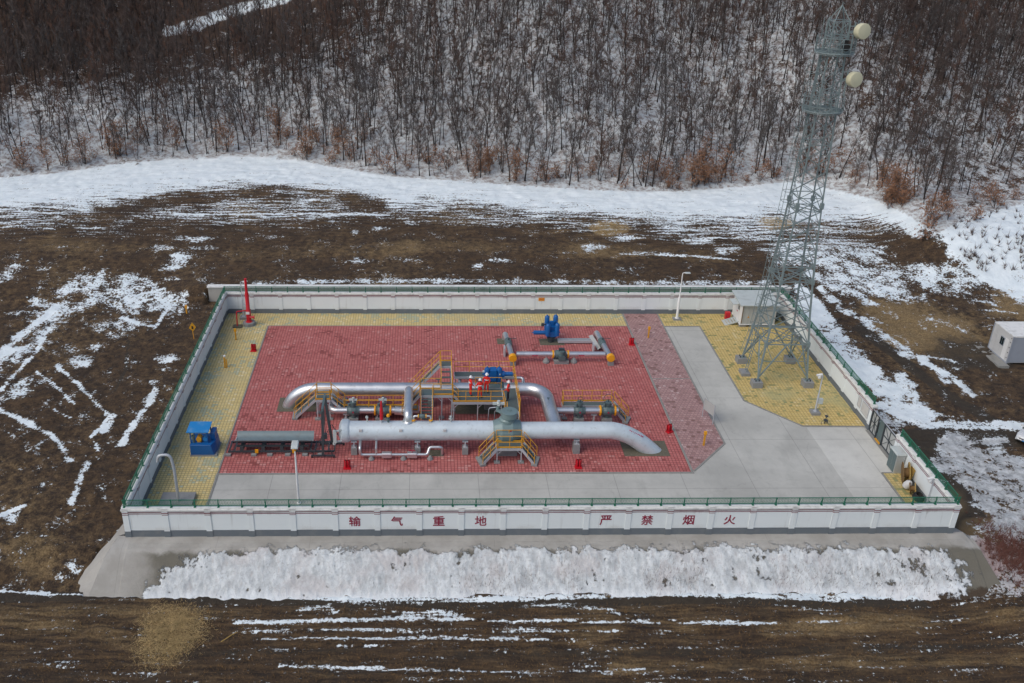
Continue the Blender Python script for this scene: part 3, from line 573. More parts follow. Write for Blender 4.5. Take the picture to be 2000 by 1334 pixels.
def wboard(y0,y1,z0,z1,label):
    r=thing('notice_board',label,'sign',(W-TH,(y0+y1)/2,z0),'notice boards on the right wall')
    x=W-TH
    part(r,'board_face','board',lambda m_:m_.box((x-.045,y0+.05,z0+.05),(x-.02,y1-.05,z1-.05)))
    part(r,'board_frame','galv',lambda m_:(m_.box((x-.06,y0,z0),(x-.001,y1,z0+.05)),m_.box((x-.06,y0,z1-.05),(x-.001,y1,z1)),m_.box((x-.06,y0,z0+.05),(x-.001,y0+.05,z1-.05)),m_.box((x-.06,y1-.05,z0+.05),(x-.001,y1,z1-.05))))
wboard(15.0,15.55,.85,1.75,'small grey notice board on the right wall, the one farther from the gate')
wboard(13.55,14.8,.75,1.75,'wide grey notice board on the right wall, the one nearer the gate')
r=thing('warning_sign','small yellow sign high on the rear wall, left of the lamp post','sign',(31.6,D-TH-.02,1.5)); part(r,'sign_plate','amber',lambda m_:m_.box((31.1,D-TH-.05,1.42),(31.7,D-TH-.02,1.76)))
part(r,'sign_text','redtext',lambda m_:[m_.box((31.18,D-TH-.056,z_),(31.62,D-TH-.052,z_+.03)) for z_ in (1.50,1.58,1.66)])
# railings on the walls
def rail_wall(label,origin,ang,L,n):
    r=thing('wall_railing',label,'railing',origin,'green mesh railings on the perimeter walls',local=True); r.rotation_euler=(0,0,ang)
    m_=MB()
    for i in range(n+1):
        x=.1+i*(L-.2)/n; q=MB(); q.box((x-.03,-.03,0),(x+.03,.03,.60)); q.box((x-.07,-.09,0),(x+.07,.09,.03)); q.bar((x,.0,.42),(x,.10,.05),.04); q.build('post','green',r)
    part(r,'rail','green',lambda m:(m.box((0,-.02,.10),(L,.02,.14)),m.box((0,-.02,.55),(L,.02,.59))))
    def mesh(m):
        k=int(L/.10)
        for i in range(k): m.bar((i*L/k,0,.13),((i+.99)*L/k,0,.56) if i%1==0 else 0,.010); m.bar(((i+.99)*L/k,.012,.13),(i*L/k,.012,.56),.010)
        for j in range(4): m.box((0,-.005,.18+j*.10),(L,.005,.19+j*.10))
    part(r,'mesh_panel','green',mesh)
    return r
rail_wall('green mesh railing on top of the front wall, above the red characters',(.05,h,2.27),0,W-.1,36)
rail_wall('green mesh railing on top of the left side wall',(h,.35,2.27),math.pi/2,D-.7,23)
rail_wall('green mesh railing on top of the rear wall',(.05,D-h,2.27),0,W-.1,36)
rail_wall('green mesh railing on top of the right wall, behind the lattice tower',(W-h,13.2,2.27),math.pi/2,D-13.6,14)
rail_wall('short green mesh railing on the wall between gate and front corner',(W-h,.35,2.27),math.pi/2,8.3,6)
# retaining wall
r=thing('retaining_wall','bare grey concrete retaining wall behind the rear wall','wall',(27,36.6,0))
part(r,'wall_panel','oldconc',lambda m_:m_.box((-1.75,36.3,-.2),(56.7,36.75,2.22))); part(r,'coping','coping',lambda m_:m_.box((-1.85,36.22,2.22),(56.8,36.85,2.34)))
# gate
r=thing('gate','grey steel double gate in the right wall with its middle bay standing open','gate',(W-h,11,0))
def leaf(y0,y1,brace=True,nm='gate_leaf'):
    m_=MB(); x=W-h-.1
    for a,b_ in (((x,y0,.12),(x,y0,1.85)),((x,y1,.12),(x,y1,1.85)),((x,y0,.12),(x,y1,.12)),((x,y0,1.85),(x,y1,1.85)),((x,(y0+y1)/2,.12),(x,(y0+y1)/2,1.85)),((x,y0,1.0),(x,y1,1.0))): m_.bar(a,b_,.06)
    if brace: m_.bar((x,y0,.15),(x,y1,1.8),.03); m_.bar((x,y1,.15),(x,y0,1.8),.03)
    o=m_.build(nm,'dark',r); q=MB(); q.box((x+.02,y0+.03,.15),(x+.035,y1-.03,1.82)); q.build('sheet_panel','panelgrey' if brace else 'valve',o)
leaf(8.95,10.75); leaf(11.9,12.95); 
part(r,'gate_post','dark',lambda m_:m_.box((W-.3,11.8,0),(W-.22,11.88,1.95))); part(r,'gate_post','dark',lambda m_:m_.box((W-.3,10.78,0),(W-.22,10.86,1.95)))
part(r,'top_rail','galv',lambda m_:(m_.bar((W-.22,8.95,1.95),(W-.22,13.05,1.95),.05),m_.bar((W+.35,9.2,1.9),(W+.35,12.6,1.9),.04)))
m_=MB(); m_.box((W-.2,10.9,.15),(W-.14,11.75,1.8)); m_.build('wicket_door','valve',r)
part(r,'threshold','yellow',lambda m_:m_.box((W-.34,10.9,.01),(W-.22,11.75,.10)))
tag(part(None,'gate_sill','kerb',lambda m_:m_.box((W-.5,8.95,-.2),(W+.3,13.05,.022))),kind='structure')
# ================================================================ pipes and valves
def arc(c,r,a0,a1,u,v,n=10):
    c=Vector(c);u=Vector(u);v=Vector(v); return [c+u*r*math.cos(math.radians(a0+(a1-a0)*i/n))+v*r*math.sin(math.radians(a0+(a1-a0)*i/n)) for i in range(n+1)]
def fillet(pts,rad,n=7):
    P_=[Vector(p) for p in pts]; out=[P_[0]]
    for i in range(1,len(P_)-1):
        a=(P_[i-1]-P_[i]); b=(P_[i+1]-P_[i]); la,lb=a.length,b.length; a.normalize(); b.normalize(); ang=a.angle(b)
        d=min(rad/math.tan(ang/2),la*.49,lb*.49); A=P_[i]+a*d; B=P_[i]+b*d
        for k in range(n+1):
            t_=k/n; out.append(A*(1-t_)**2+P_[i]*2*t_*(1-t_)+B*t_*t_)
    out.append(P_[-1]); return out
def joints(m_,pts,r,step=1.0,w_=.035):
    """narrow raised cladding laps along a path"""
    acc=0; nxt=step*.6
    for a,b in zip(pts[:-1],pts[1:]):
        a=Vector(a);b=Vector(b);L=(b-a).length
        while nxt<acc+L:
            p=a+(b-a)*((nxt-acc)/L); d=(b-a).normalized(); m_.tube([p-d*w_/2,p+d*w_/2],r+.008,28); nxt+=step
        acc+=L
def pipe(r_,pts,rad,mat='clad',name='pipe_run',n=28,lap=1.0,lapname='cladding_lap'):
    m_=MB(); m_.tube(pts,rad,n)
    if lap: joints(m_,pts,rad,lap)
    o=m_.build(name,mat,r_,smooth=True)
    return o
def footing(r_,x,y,w_=.42,dp=.3,z0=-.1,z1=.55,top=1.1,name='pipe_support'):
    m_=MB(); m_.cur=0; m_.box((x-w_/2,y-dp/2,z0),(x+w_/2,y+dp/2,z1)); m_.cur=1; m_.box((x-w_/2+.06,y-dp/2+.03,z1),(x+w_/2-.06,y+dp/2-.03,z1+.05)); m_.box((x-.05,y-.12,z1+.05),(x+.05,y+.12,top)); m_.box((x-.22,y-.14,top-.04),(x+.22,y+.14,top+.02))
    return m_.build(name,['conc','galv'],r_)
# ---- receiver barrel
BY=10.3; bz=1.76
r=thing('receiver_barrel','long pale grey horizontal barrel with hinged closure at its left end, nearest the camera','pipe vessel',(20,BY,0))
pipe(r,[(14.6,BY,bz),(18,BY,bz),(24.95,BY,bz)],.75,'barrel','barrel_shell',36,2.35)
part(r,'closure_door','barrel',lambda m_:m_.lathe((13.5,BY,bz),[(.45,-.16),(.74,-.05),(.86,.05),(.90,.08),(.90,.48),(.84,.60),(.76,.66),(.75,1.15)],36,(1,0,0)),smooth=True)
def hin(m_): m_.box((12.95,BY-.95,1.25),(13.2,BY-.78,2.3)); m_.bar((13.05,BY-.86,1.2),(13.05,BY-.86,2.35),.10); m_.bar((13.1,BY-.8,2.2),(13.6,BY-.7,2.25),.12,.10); m_.bar((13.1,BY-.8,1.3),(13.6,BY-.7,1.3),.12,.10); m_.cyl((13.02,BY-.86,1.1),(13.02,BY-.86,1.22),.12,10)
part(r,'closure_hinge','lightgrey',hin)
for x in (14.45,19.25,22.86): footing(r,x,9.85,.45,.5,-.1,.62,1.10)
for x in (15.5,20.9,18.2): part(r,'lifting_lug','lightgrey',lambda m_:(m_.box((x-.12,BY-.03,bz+.72),(x+.12,BY+.03,bz+.78)),m_.cyl((x,BY,bz+.75),(x,BY,bz+1.05),.02,6)))
for x in (15.0,18.0,21.3): part(r,'name_plate','board',lambda m_:(m_.box((x-.12,BY-.73,bz+.33),(x+.12,BY-.60,bz+.52))))
part(r,'gauge','lightgrey',lambda m_:(m_.cyl((15.45,BY,bz+.7),(15.45,BY,bz+1.05),.035,8),m_.lathe((15.45,BY,bz+1.18),[(.02,-.05),(.11,-.04),(.11,.04),(.02,.05)],14,(0,1,0))),smooth=False)
part(r,'vent_stub','galv',lambda m_:(m_.cyl((16.55,BY,bz+.7),(16.55,BY,bz+1.0),.07,10),m_.cyl((16.55,BY,bz+.9),(16.55,BY,bz+.96),.13,12)))
vs_=part(r,'vent_pipe','red',lambda m_:m_.lathe((16.55,BY,bz+1.0),[(.13,0),(.13,.9),(.08,1.1),(.08,1.55),(.06,1.58)],12),smooth=True)
part(r,'relief_valve','valve',lambda m_:(m_.cyl((17.05,BY,bz+.7),(17.05,BY,bz+1.25),.08,10),m_.cyl((17.05,BY,bz+1.0),(17.05,BY,bz+1.08),.15,12)))
part(r,'relief_valve_cap','amber',lambda m_:m_.lathe((17.05,BY,bz+1.25),[(.13,0),(.14,.1),(.09,.2),(.01,.23)],12),smooth=True)
# small bridge pipe over the barrel
def bp(m_): m_.tube(fillet([(18.95,BY+.05,bz+.70),(18.95,BY+.05,bz+1.25),(20.25,BY+.05,bz+1.25),(20.25,BY+.05,bz+.70)],.16,5),.075,10)
o=part(r,'bridge_pipe','clad',bp,smooth=True)
part(r,'bridge_valve','valve',lambda m_:m_.lathe((19.6,BY+.05,bz+1.25),[(.10,-.26),(.10,-.2),(.15,-.16),(.17,0),(.15,.16),(.10,.2),(.10,.26)],12,(1,0,0)))
part(r,'bridge_flange','amber',lambda m_:[m_.cyl((x,BY+.05,bz+1.25),(x+.07,BY+.05,bz+1.25),.16,12) for x in (19.27,19.86)]+[m_.cyl((x,BY+.05,bz+.85),(x,BY+.05,bz+.95),.15,12) for x in (18.95,20.25)])
part(r,'instrument_stub','lightgrey',lambda m_:(m_.cyl((21.75,BY,bz+.7),(21.75,BY,bz+1.15),.04,8),m_.box((21.6,BY-.05,bz+1.0),(21.9,BY+.05,bz+1.06)),m_.lathe((21.75,BY,bz+1.15),[(.08,0),(.08,.12),(.02,.16)],10)))
# ---- main valve
r=thing('main_line_valve','big grey-green ball valve with a round gear cover, between barrel and sloping pipe','valve',(26,BY,0))
part(r,'valve_body','bigvalve',lambda m_:m_.lathe((24.95,BY,bz),[(.78,0),(.80,.10),(.88,.30),(1.02,.62),(1.04,.66),(1.04,1.45),(1.02,1.49),(.86,1.85),(.78,2.1)],24,(1,0,0)))
part(r,'bolted_bonnet','bigvalve',lambda m_:m_.lathe((26.0,BY,bz+.85),[(.62,0),(.60,.22),(.50,.32),(.50,.42)],20))
part(r,'gear_cover','bigvalve',lambda m_:(m_.lathe((26.15,BY-.05,bz+1.22),[(.50,0),(.60,.05),(.60,.46),(.63,.47),(.63,.52),(.50,.54),(.12,.55),(.12,.58)],26),m_.bar((25.98,BY-.05,bz+1.82),(26.32,BY-.05,bz+1.82),.05,.03)))
part(r,'gear_arm','bigvalve',lambda m_:(m_.bar((26.0,BY+.1,bz+1.25),(25.3,BY+.9,bz+1.30),.22,.18),m_.cyl((25.35,BY+.9,bz+1.15),(25.35,BY+.9,bz+1.55),.15,14)))
part(r,'electric_head','lightgrey',lambda m_:(m_.bar((24.95,BY+.95,bz+1.80),(25.85,BY+.95,bz+1.80),.17),m_.cyl((25.4,BY+.95,bz+1.6),(25.4,BY+.95,bz+2.05),.11,10),m_.cyl((25.4,BY+.75,bz+1.8),(25.4,BY+1.2,bz+1.8),.12,10)))
part(r,'drain_tube','clad',lambda m_:(m_.tube(fillet([(25.3,BY+1.1,bz+1.4),(24.7,BY+1.3,bz+1.2),(24.6,BY+1.3,.0)],.25),.035,6),m_.tube(fillet([(25.3,BY+1.1,bz+1.1),(25.15,BY+1.3,bz+.9),(25.15,BY+1.3,.0)],.2),.035,6)))
part(r,'marking_plate','redtext',lambda m_:m_.box((26.16,BY-.93,bz+.46),(26.3,BY-.90,bz+.58)))
part(r,'plinth','conc',lambda m_:m_.box((25.2,BY-.9,-.1),(26.8,BY+.7,.5))); part(r,'saddle','galv',lambda m_:m_.box((25.5,BY-.6,.5),(26.5,BY+.5,.85)))
# ---- outlet pipe sloping into the ground
r=thing('outlet_pipe','thick silver pipe beyond the big valve, bending down into the gravel','pipe',(33,BY,0))
op=[Vector((27.02,BY,bz)),Vector((33.2,BY,bz)),Vector((34.2,BY,1.70)),Vector((35.0,BY,1.46)),Vector((35.7,BY,1.10)),Vector((36.4,BY,.58)),Vector((37.1,BY,-.02)),Vector((38.0,BY,-.9))]
def smooth_path(P_,k=4):
    out=[]
    for i in range(len(P_)-1):
        p0=P_[max(i-1,0)];p1=P_[i];p2=P_[i+1];p3=P_[min(i+2,len(P_)-1)]
        for j in range(k):
            t_=j/k; out.append(.5*((2*p1)+(p2-p0)*t_+(2*p0-5*p1+4*p2-p3)*t_*t_+(3*p1-p0-3*p2+p3)*t_**3))
    out.append(P_[-1]); return out
pipe(r,smooth_path(op,5),.655,'barrel','pipe_run',36,2.0); footing(r,31.34,9.95,.5,.55,-.1,.85,1.12)
def mk(m_):
    def at(x,z): 
        return x,z
    m_.bar((35.25,BY+.05,1.98),(36.35,BY+.05,1.28),.16,.03)
    for i in range(9):
        t_=i/9; x=35.3+1.15*t_; z=1.99-.63*t_; m_.box((x,BY-.36-.02*(i%2),z-.085),(x+.07,BY-.26,z-.03))
part(r,'red_marking','redtext',mk)
# ---- rear header pipe
HY=17.0; hz=1.56
r=thing('header_pipe','long silver header pipe rising from the ground behind the yellow-railed walkways','pipe',(20,HY,0))
hp=[Vector((8.53,HY,-.9))]+arc((10.88,HY,-.84),2.4,172,90,(1,0,0),(0,0,1),9)+[Vector((14,HY,hz)),Vector((20,HY,hz)),Vector((25,HY,hz))]+arc((28.05,HY-1.65,hz),1.65,90,0,(1,0,0),(0,1,0),10)+[Vector((29.72,13.5,1.62)),Vector((29.74,12.2,1.72)),Vector((29.75,BY,bz))]
pipe(r,hp,.55,'clad','pipe_run',32,1.15); 
def elbl(m_): joints(m_,arc((10.88,HY,-.84),2.4,160,95,(1,0,0),(0,0,1),20),.55,.22,.02)
part(r,'elbow_gores','clad',elbl,smooth=True)
for x in (13.2,16.4,20.3): footing(r,x,HY,.5,.6,-.1,.6,1.0)
def cabl(m_): m_.tube([(27.2,HY-.1,hz+.57),(27.0,HY-.15,hz+.585),(26.6,HY-.12,hz+.57),(26.2,HY-.15,hz+.58),(26.0,HY+.1,hz+.56)],.02,5); m_.cyl((27.9,HY+.1,hz+.5),(27.9,HY+.1,hz+.85),.03,6); m_.cyl((29.6,14.2,hz+.5),(29.6,14.2,hz+.8),.03,6); m_.box((29.5,14.15,hz+.75),(29.7,14.25,hz+.8)); m_.cyl((20.9,HY,hz+.5),(20.9,HY,hz+.95),.04,6); m_.box((20.7,HY-.04,hz+.9),(21.1,HY+.04,hz+.96))
part(r,'instrument_stub','valve',cabl)
# rear small bypass pipe with blue actuator valve
r=thing('bypass_pipe','thin silver bypass pipe looping behind the header pipe beside the blue actuator','pipe',(25,18.3,0))
pipe(r,fillet([(22.7,17.6,1.4),(22.7,18.5,1.75),(22.8,18.55,1.75),(28.0,18.55,1.75),(28.0,17.7,1.4)],.25,5),.13,'clad','pipe_run',14,0)
part(r,'flange','valve',lambda m_:[m_.cyl((x,18.55,1.75),(x+.12,18.55,1.75),.22,14) for x in (24.0,26.6)])
r=thing('header_valve','valve on the header pipe under a bright blue actuator with two upright cylinders','valve',(25.4,HY,0))
part(r,'valve_body','valve',lambda m_:m_.lathe((24.5,HY,hz),[(.56,0),(.62,.05),(.74,.35),(.78,.9),(.74,1.45),(.62,1.75),(.56,1.8)],20,(1,0,0)),smooth=True)
part(r,'valve_neck','valve',lambda m_:(m_.cyl((25.4,HY,hz+.6),(25.4,HY,hz+1.15),.30,14),m_.bar((24.8,HY-.3,hz+.8),(25.2,HY-.1,hz+1.1),.4,.1)))
part(r,'plinth','conc',lambda m_:m_.box((24.7,HY-.8,-.1),(26.1,HY+.8,.75)))
def blu(m_):
    m_.box((24.98,HY-.35,hz+1.2),(25.72,HY+.35,hz+1.62)); m_.box((25.1,HY-.42,hz+.95),(25.62,HY+.30,hz+1.92))
    m_.cyl((25.7,HY,hz+1.42),(26.3,HY,hz+1.42),.27,16); m_.cyl((26.3,HY,hz+1.42),(26.95,HY,hz+1.42),.17,14); m_.cyl((26.95,HY,hz+1.42),(27.1,HY,hz+1.42),.04,8); m_.cyl((24.5,HY,hz+1.42),(25.0,HY,hz+1.42),.08,8)
a_=part(r,'actuator','blue',blu,smooth=True)
for x in (24.88,25.86): part(a_,'gas_cylinder','blue',lambda m_:m_.lathe((x,HY-.1,hz+.62),[(.04,-.05),(.22,.05),(.25,.12),(.25,1.28),(.19,1.40),(.05,1.46),(.04,1.55)],14),smooth=True)
part(a_,'small_fittings','lightgrey',lambda m_:(m_.box((24.9,HY-.36,hz+1.5),(25.0,HY-.34,hz+1.62)),m_.box((25.84,HY-.36,hz+1.5),(25.94,HY-.34,hz+1.62)),m_.cyl((24.5,HY-.1,hz+1.7),(24.7,HY-.1,hz+1.7),.09,8)))
# ---- gooseneck riser between side line and barrel
r=thing('riser_pipe','silver gooseneck pipe arching from the barrel back over the walkway','pipe',(18.55,12.5,0))
pipe(r,fillet([(18.55,BY+.15,bz+.45),(18.55,BY+.15,3.05),(18.55,14.5,3.15),(18.55,14.5,.9),(17.4,14.5,1.02)],.75,8),.335,'clad','pipe_run',24,.8)
part(r,'saddle_ring','clad',lambda m_:m_.lathe((18.55,BY+.15,bz+.62),[(.46,-.1),(.44,.10),(.36,.20),(.34,.22)],24),smooth=True)
# ---- left side line with two valves
SY=14.5; sz=1.03
r=thing('side_line_pipe','silver side pipe with two valves in front of the left walkway','pipe',(15,SY,0))
pipe(r,fillet([(12.3,16.9,1.2),(12.3,SY,sz),(17.4,SY,sz)],.55,8),.24,'clad','pipe_run',20,.9)
footing(r,13.5,SY,.3,.3,-.1,.35,.72); footing(r,16.0,SY,.3,.3,-.1,.35,.72)
def small_valve(x,y,z,label,fl,head=True,w_=.62,hand=None,grp='grey-green side line valves'):
    r=thing('side_valve',label,'valve',(x,y,0),grp)
    k=.40 if not fl else .44
    part(r,'valve_body','valve',lambda m_:m_.lathe((x-w_/2,y,z),[(.27,0),(.33,.01),(.33,.12),(k-.06,.16),(k,w_*.35),(k,w_*.65),(k-.06,w_-.16),(.33,w_-.12),(.33,w_-.01),(.27,w_)],16,(1,0,0)))
    part(r,'valve_bonnet','valve',lambda m_:(m_.cyl((x,y,z+.25),(x,y,z+.62),.2,12),m_.cyl((x,y,z+.55),(x,y,z+.80),.27,14),m_.bar((x-.12,y,z+.62),(x-.38,y-.18,z+.62),.2,.18)))
    part(r,'valve_base','valve',lambda m_:(m_.cyl((x,y-.05,z-.62),(x,y-.05,z-.2),.2,12),m_.box((x-.06,y-.42,z-.16),(x+.08,y-.3,z+.02))))
    part(r,'plinth','conc',lambda m_:m_.box((x-.38,y-.35,-.1),(x+.38,y+.35,z-.6)))
    if fl: 
        for s_ in (-1,1): part(r,'flange','amber',lambda m_:(m_.cyl((x+s_*(w_/2+.02),y,z),(x+s_*(w_/2+.16),y,z),.40,20),m_.cyl((x+s_*(w_/2+.07),y,z),(x+s_*(w_/2+.11),y,z),.44,20)))
    if head: part(r,'electric_head','lightgrey',lambda m_:(m_.bar((x-.32,y,z+1.0),(x+.32,y,z+.98),.13),m_.cyl((x+.02,y,z+.8),(x+.02,y,z+1.18),.10,10)))
    if hand: part(r,'handwheel','dark',lambda m_:(m_.ring((x+.02,y-.02,z+1.02),hand,.022,24,5,(.1,-.75,.5)),m_.cyl((x,y,z+.78),(x+.02,y-.02,z+1.02),.03,6),m_.bar((x-hand,y-.02,z+1.02),(x+hand,y-.02,z+1.02),.02)))
    part(r,'red_dial','redtext',lambda m_:m_.cyl((x+.0,y-k-.03,z+.05),(x+.0,y-k+.02,z+.05),.07,8))
    return r
small_valve(14.1,SY,sz,'left valve on the left side line, without amber flanges, beside the crane frame',False,w_=1.0)
small_valve(16.45,SY,sz,'valve with amber flanges on the left side line, behind the red vent pipe',True,w_=1.05)
# ---- right side line
RY=13.9; rz=1.35
r=thing('side_line_pipe','silver side pipe with two valves running right from the bent header pipe','pipe',(32,RY,0))
pipe(r,[(29.75,RY,rz),(32,RY,rz),(35.2,RY,rz)],.26,'clad','pipe_run',20,1.1)
footing(r,30.6,RY,.3,.3,-.1,.3,1.0); footing(r,33.3,RY,.3,.3,-.1,.3,1.0)
small_valve(32.1,RY,rz,'left valve on the right side line, without amber flanges',False,False,w_=.95,hand=.22)
small_valve(34.35,RY,rz,'valve with amber flanges and large handwheel at the end of the right side line',True,False,w_=1.0,hand=.42)
r=bpy.context.scene.objects.get('side_valve.003')
# ---- drain line in front of the barrel
r=thing('drain_pipe','thin silver drain pipe with two wrapped valve boxes, in front of the barrel','pipe',(18,9.2,0))
dy=9.05; dz=.42
pipe(r,fillet([(14.95,BY-.3,1.2),(14.95,dy,1.0),(14.95,dy,dz),(20.0,dy,dz),(20.15,dy+.35,.85),(21.1,dy+.35,.85),(21.1,dy+.6,-.1)],.25,6),.11,'clad','pipe_run',14,0)
part(r,'branch_pipe','clad',lambda m_:m_.tube([(16.15,BY-.35,1.2),(16.15,dy+.02,.95),(16.15,dy,dz)],.09,10),smooth=True)
for x in (16.95,18.85): 
    b_=part(r,'wrapped_box','clad',lambda m_:m_.box((x-.38,dy-.20,dz-.22),(x+.38,dy+.20,dz+.20)),bevel=.05)
for x in (15.8,18.2,20.2): part(r,'support','conc',lambda m_:m_.lathe((x,dy-.02,-.05),[(.24,0),(.24,.12),(.12,.34),(.06,.38)],8))
part(r,'red_handle','redtext',lambda m_:(m_.cyl((18.85,dy-.05,dz+.2),(18.85,dy-.05,dz+.42),.03,6),m_.bar((18.6,dy-.05,dz+.42),(19.1,dy-.05,dz+.36),.05)))
# ---- rear assembly
r=thing('rear_manifold','low silver H-shaped pipe manifold with two amber end caps near the rear','pipe',(32,24.6,0))
mz=.78
part(r,'cross_pipe','clad',lambda m_:m_.tube([(28.05,24.75,mz),(36.05,24.75,mz)],.235,18),smooth=True)
part(r,'left_leg_pipe','clad',lambda m_:m_.tube(fillet([(27.35,29.3,-.2),(27.35,29.2,.70),(27.62,24.2,mz)],.5,6),.25,18),smooth=True)
part(r,'right_leg_pipe','clad',lambda m_:m_.tube(fillet([(36.0,29.5,-.2),(36.0,29.4,.75),(36.42,24.2,mz)],.5,6),.25,18),smooth=True)
for x in (27.66,36.45): part(r,'end_cap','amber',lambda m_:m_.lathe((x,24.25,mz),[(.30,0),(.36,.02),(.36,.36),(.33,.42),(.02,.44)],22,(0,-1,0)),smooth=True)
for x in (27.7,36.5): part(r,'support','conc',lambda m_:m_.box((x-.25,23.9,-.1),(x+.25,24.3,.42)))
for x in (30.75,33.25): part(r,'support','conc',lambda m_:m_.lathe((x,24.6,-.05),[(.32,0),(.32,.2),(.14,.48),(.08,.55)],8))
for x in (29.7,33.9): part(r,'red_marking','redtext',lambda m_:m_.box((x-.25,24.50,mz-.08),(x+.25,24.53,mz-.0)))
part(r,'side_bracket','galv',lambda m_:m_.box((27.0,25.6,0),(27.14,26.3,.9))); part(r,'side_bracket','galv',lambda m_:m_.box((35.3,26.5,0),(35.42,27.2,.8)))
r=thing('manifold_valve','dark valve with amber flanges in the middle of the rear manifold','valve',(32,24.7,0))
part(r,'valve_body','valve',lambda m_:(m_.lathe((31.5,24.75,mz),[(.26,0),(.36,.06),(.40,.4),(.40,.7),(.36,.95),(.26,1.0)],16,(1,0,0)),m_.cyl((32.1,24.4,mz-.1),(32.1,24.4,mz+.45),.22,10),m_.box((31.8,24.1,mz-.35),(32.4,24.5,mz+.1))))
part(r,'gearbox','dark',lambda m_:(m_.bar((31.85,24.7,mz+.5),(32.35,24.7,mz+.5),.3,.22),m_.cyl((32.4,24.5,mz+.2),(32.4,24.1,mz+.2),.14,10)))
for x in (31.28,32.62): part(r,'flange','amber',lambda m_:(m_.cyl((x,24.75,mz),(x+.14,24.75,mz),.36,20)))
part(r,'plinth','conc',lambda m_:m_.box((31.45,24.2,-.1),(32.75,25.1,.34)))
for x,lab in ((27.5,'grey leg valve on the left arm of the rear manifold'),(36.2,'grey leg valve on the right arm of the rear manifold')):
    r=thing('leg_valve',lab,'valve',(x,27.2,0),'leg valves of the rear manifold')
    part(r,'valve_body','valve',lambda m_:(m_.lathe((x,26.5,mz-.02),[(.26,0),(.32,.04),(.34,.3),(.34,.8),(.32,1.05),(.26,1.1)],14,(-.03,1,0))))
    part(r,'lever','dark',lambda m_:(m_.cyl((x,27,mz+.2),(x,27,mz+.5),.06,8),m_.bar((x,27,mz+.48),(x+.7,26.9,mz+.50),.05,.03)))
r=thing('cable_channel','flat grey steel channel lying behind the rear manifold, right of the blue actuator','channel',(34,28.4,0))
part(r,'long_tray','galv',lambda m_:(m_.box((32.3,28.25,.12),(35.5,28.3,.36)),m_.box((32.3,28.3,.12),(35.5,28.75,.15)),m_.box((32.3,28.75,.12),(35.5,28.8,.36))))
part(r,'cross_plate','panelgrey',lambda m_:m_.add([(35.3,29.3,.35),(35.65,29.3,.5),(36.0,26.6,.5),(35.75,26.6,.25)],[(0,1,2,3),(3,2,1,0)]) or m_.box((35.35,27,.1),(35.5,29.2,.42)))
r=thing('rear_actuator_valve','bright blue actuator with four upright cylinders near the rear wall','actuator',(31.7,28.9,0))
part(r,'stem','dark',lambda m_:(m_.cyl((31.65,28.75,-.1),(31.65,28.75,.7),.25,12),m_.cyl((31.65,28.75,.42),(31.65,28.75,.5),.4,14)))
def bl2(m_): m_.box((31.2,28.45,.65),(32.15,29.1,1.15)); m_.cyl((30.0,28.8,.95),(31.25,28.8,.95),.20,14); m_.cyl((29.85,28.8,.95),(30.0,28.8,.95),.05,8); m_.cyl((32.1,28.8,1.0),(32.5,28.8,1.0),.06,8); m_.box((31.35,28.7,1.15),(32.0,29.2,1.55)); m_.box((31.5,29.0,1.55),(31.95,29.3,1.95))
a_=part(r,'actuator','blue',bl2)
for x,y,z,h_ in ((31.3,28.5,.75,1.25),(32.15,28.5,.75,1.3),(31.3,29.5,.85,1.55),(32.1,29.5,.85,1.6)): part(a_,'gas_cylinder','blue',lambda m_:m_.lathe((x,y,z),[(.12,0),(.23,.06),(.23,h_-.16),(.18,h_-.06),(.06,h_),(.05,h_+.08)],14),smooth=True)
part(a_,'small_fittings','dark',lambda m_:(m_.bar((30.75,28.9,1.75),(31.3,28.9,1.75),.08),m_.box((30.7,28.8,1.6),(30.95,29.0,1.85)),m_.tube([(30.8,28.9,1.6),(30.65,28.8,1.2),(30.7,28.8,1.0)],.02,5)))
# ================================================================ stairs and platforms
RC='yellow'
def handrail(par,pts,h=1.0,post=1.1,rails=(.5,1.0),toe=True,name='handrail',rr=.027):
    m_=MB()
    for a,b in zip(pts[:-1],pts[1:]):
        a=Vector(a);b=Vector(b); n=max(1,int(round((b-a).length/post)))
        for i in range(n+1):
            p=a+(b-a)*i/n; m_.tube([p,p+Vector((0,0,h))],rr,6)
        for q in rails: m_.tube([a+Vector((0,0,q*h)),b+Vector((0,0,q*h))],rr,6)
        if toe: m_.bar(a+Vector((0,0,.10)),b+Vector((0,0,.10)),.02,.12)
    return m_.build(name,RC,par)
def flight(par,top,bot,w_,rails=(True,True),rise=.21,foot=True):
    """top and bottom are centre points of the flight"""
    T=Vector(top);B=Vector(bot); d=Vector((B.x-T.x,B.y-T.y,0)); L=d.length; d.normalize(); s_=Vector((-d.y,d.x,0)); dz_=T.z-B.z; n=max(2,int(round(dz_/rise)))
    for k in (-1,1):
        part(par,'stringer','galv',lambda m_:m_.bar(T+s_*k*w_/2,B+s_*k*w_/2,.05,.20))
    for i in range(1,n):
        c=T+(B-T)*(i/n); a=c-s_*(w_/2-.03); b=c+s_*(w_/2-.03)
        part(par,'tread','grate',lambda m_:(m_.bar(a,b,.24,.035)))
    for k,on in zip((-1,1),rails):
        if on: handrail(par,[T+s_*k*(w_/2+.03),B+s_*k*(w_/2+.03)+Vector((0,0,.05))],.95,.95,(.5,1.0),False)
    if foot: part(par,'footing','conc',lambda m_:m_.bar(B+Vector((0,0,.02))-s_*(w_/2+.15),B+Vector((0,0,.02))+s_*(w_/2+.15),.45,.16))
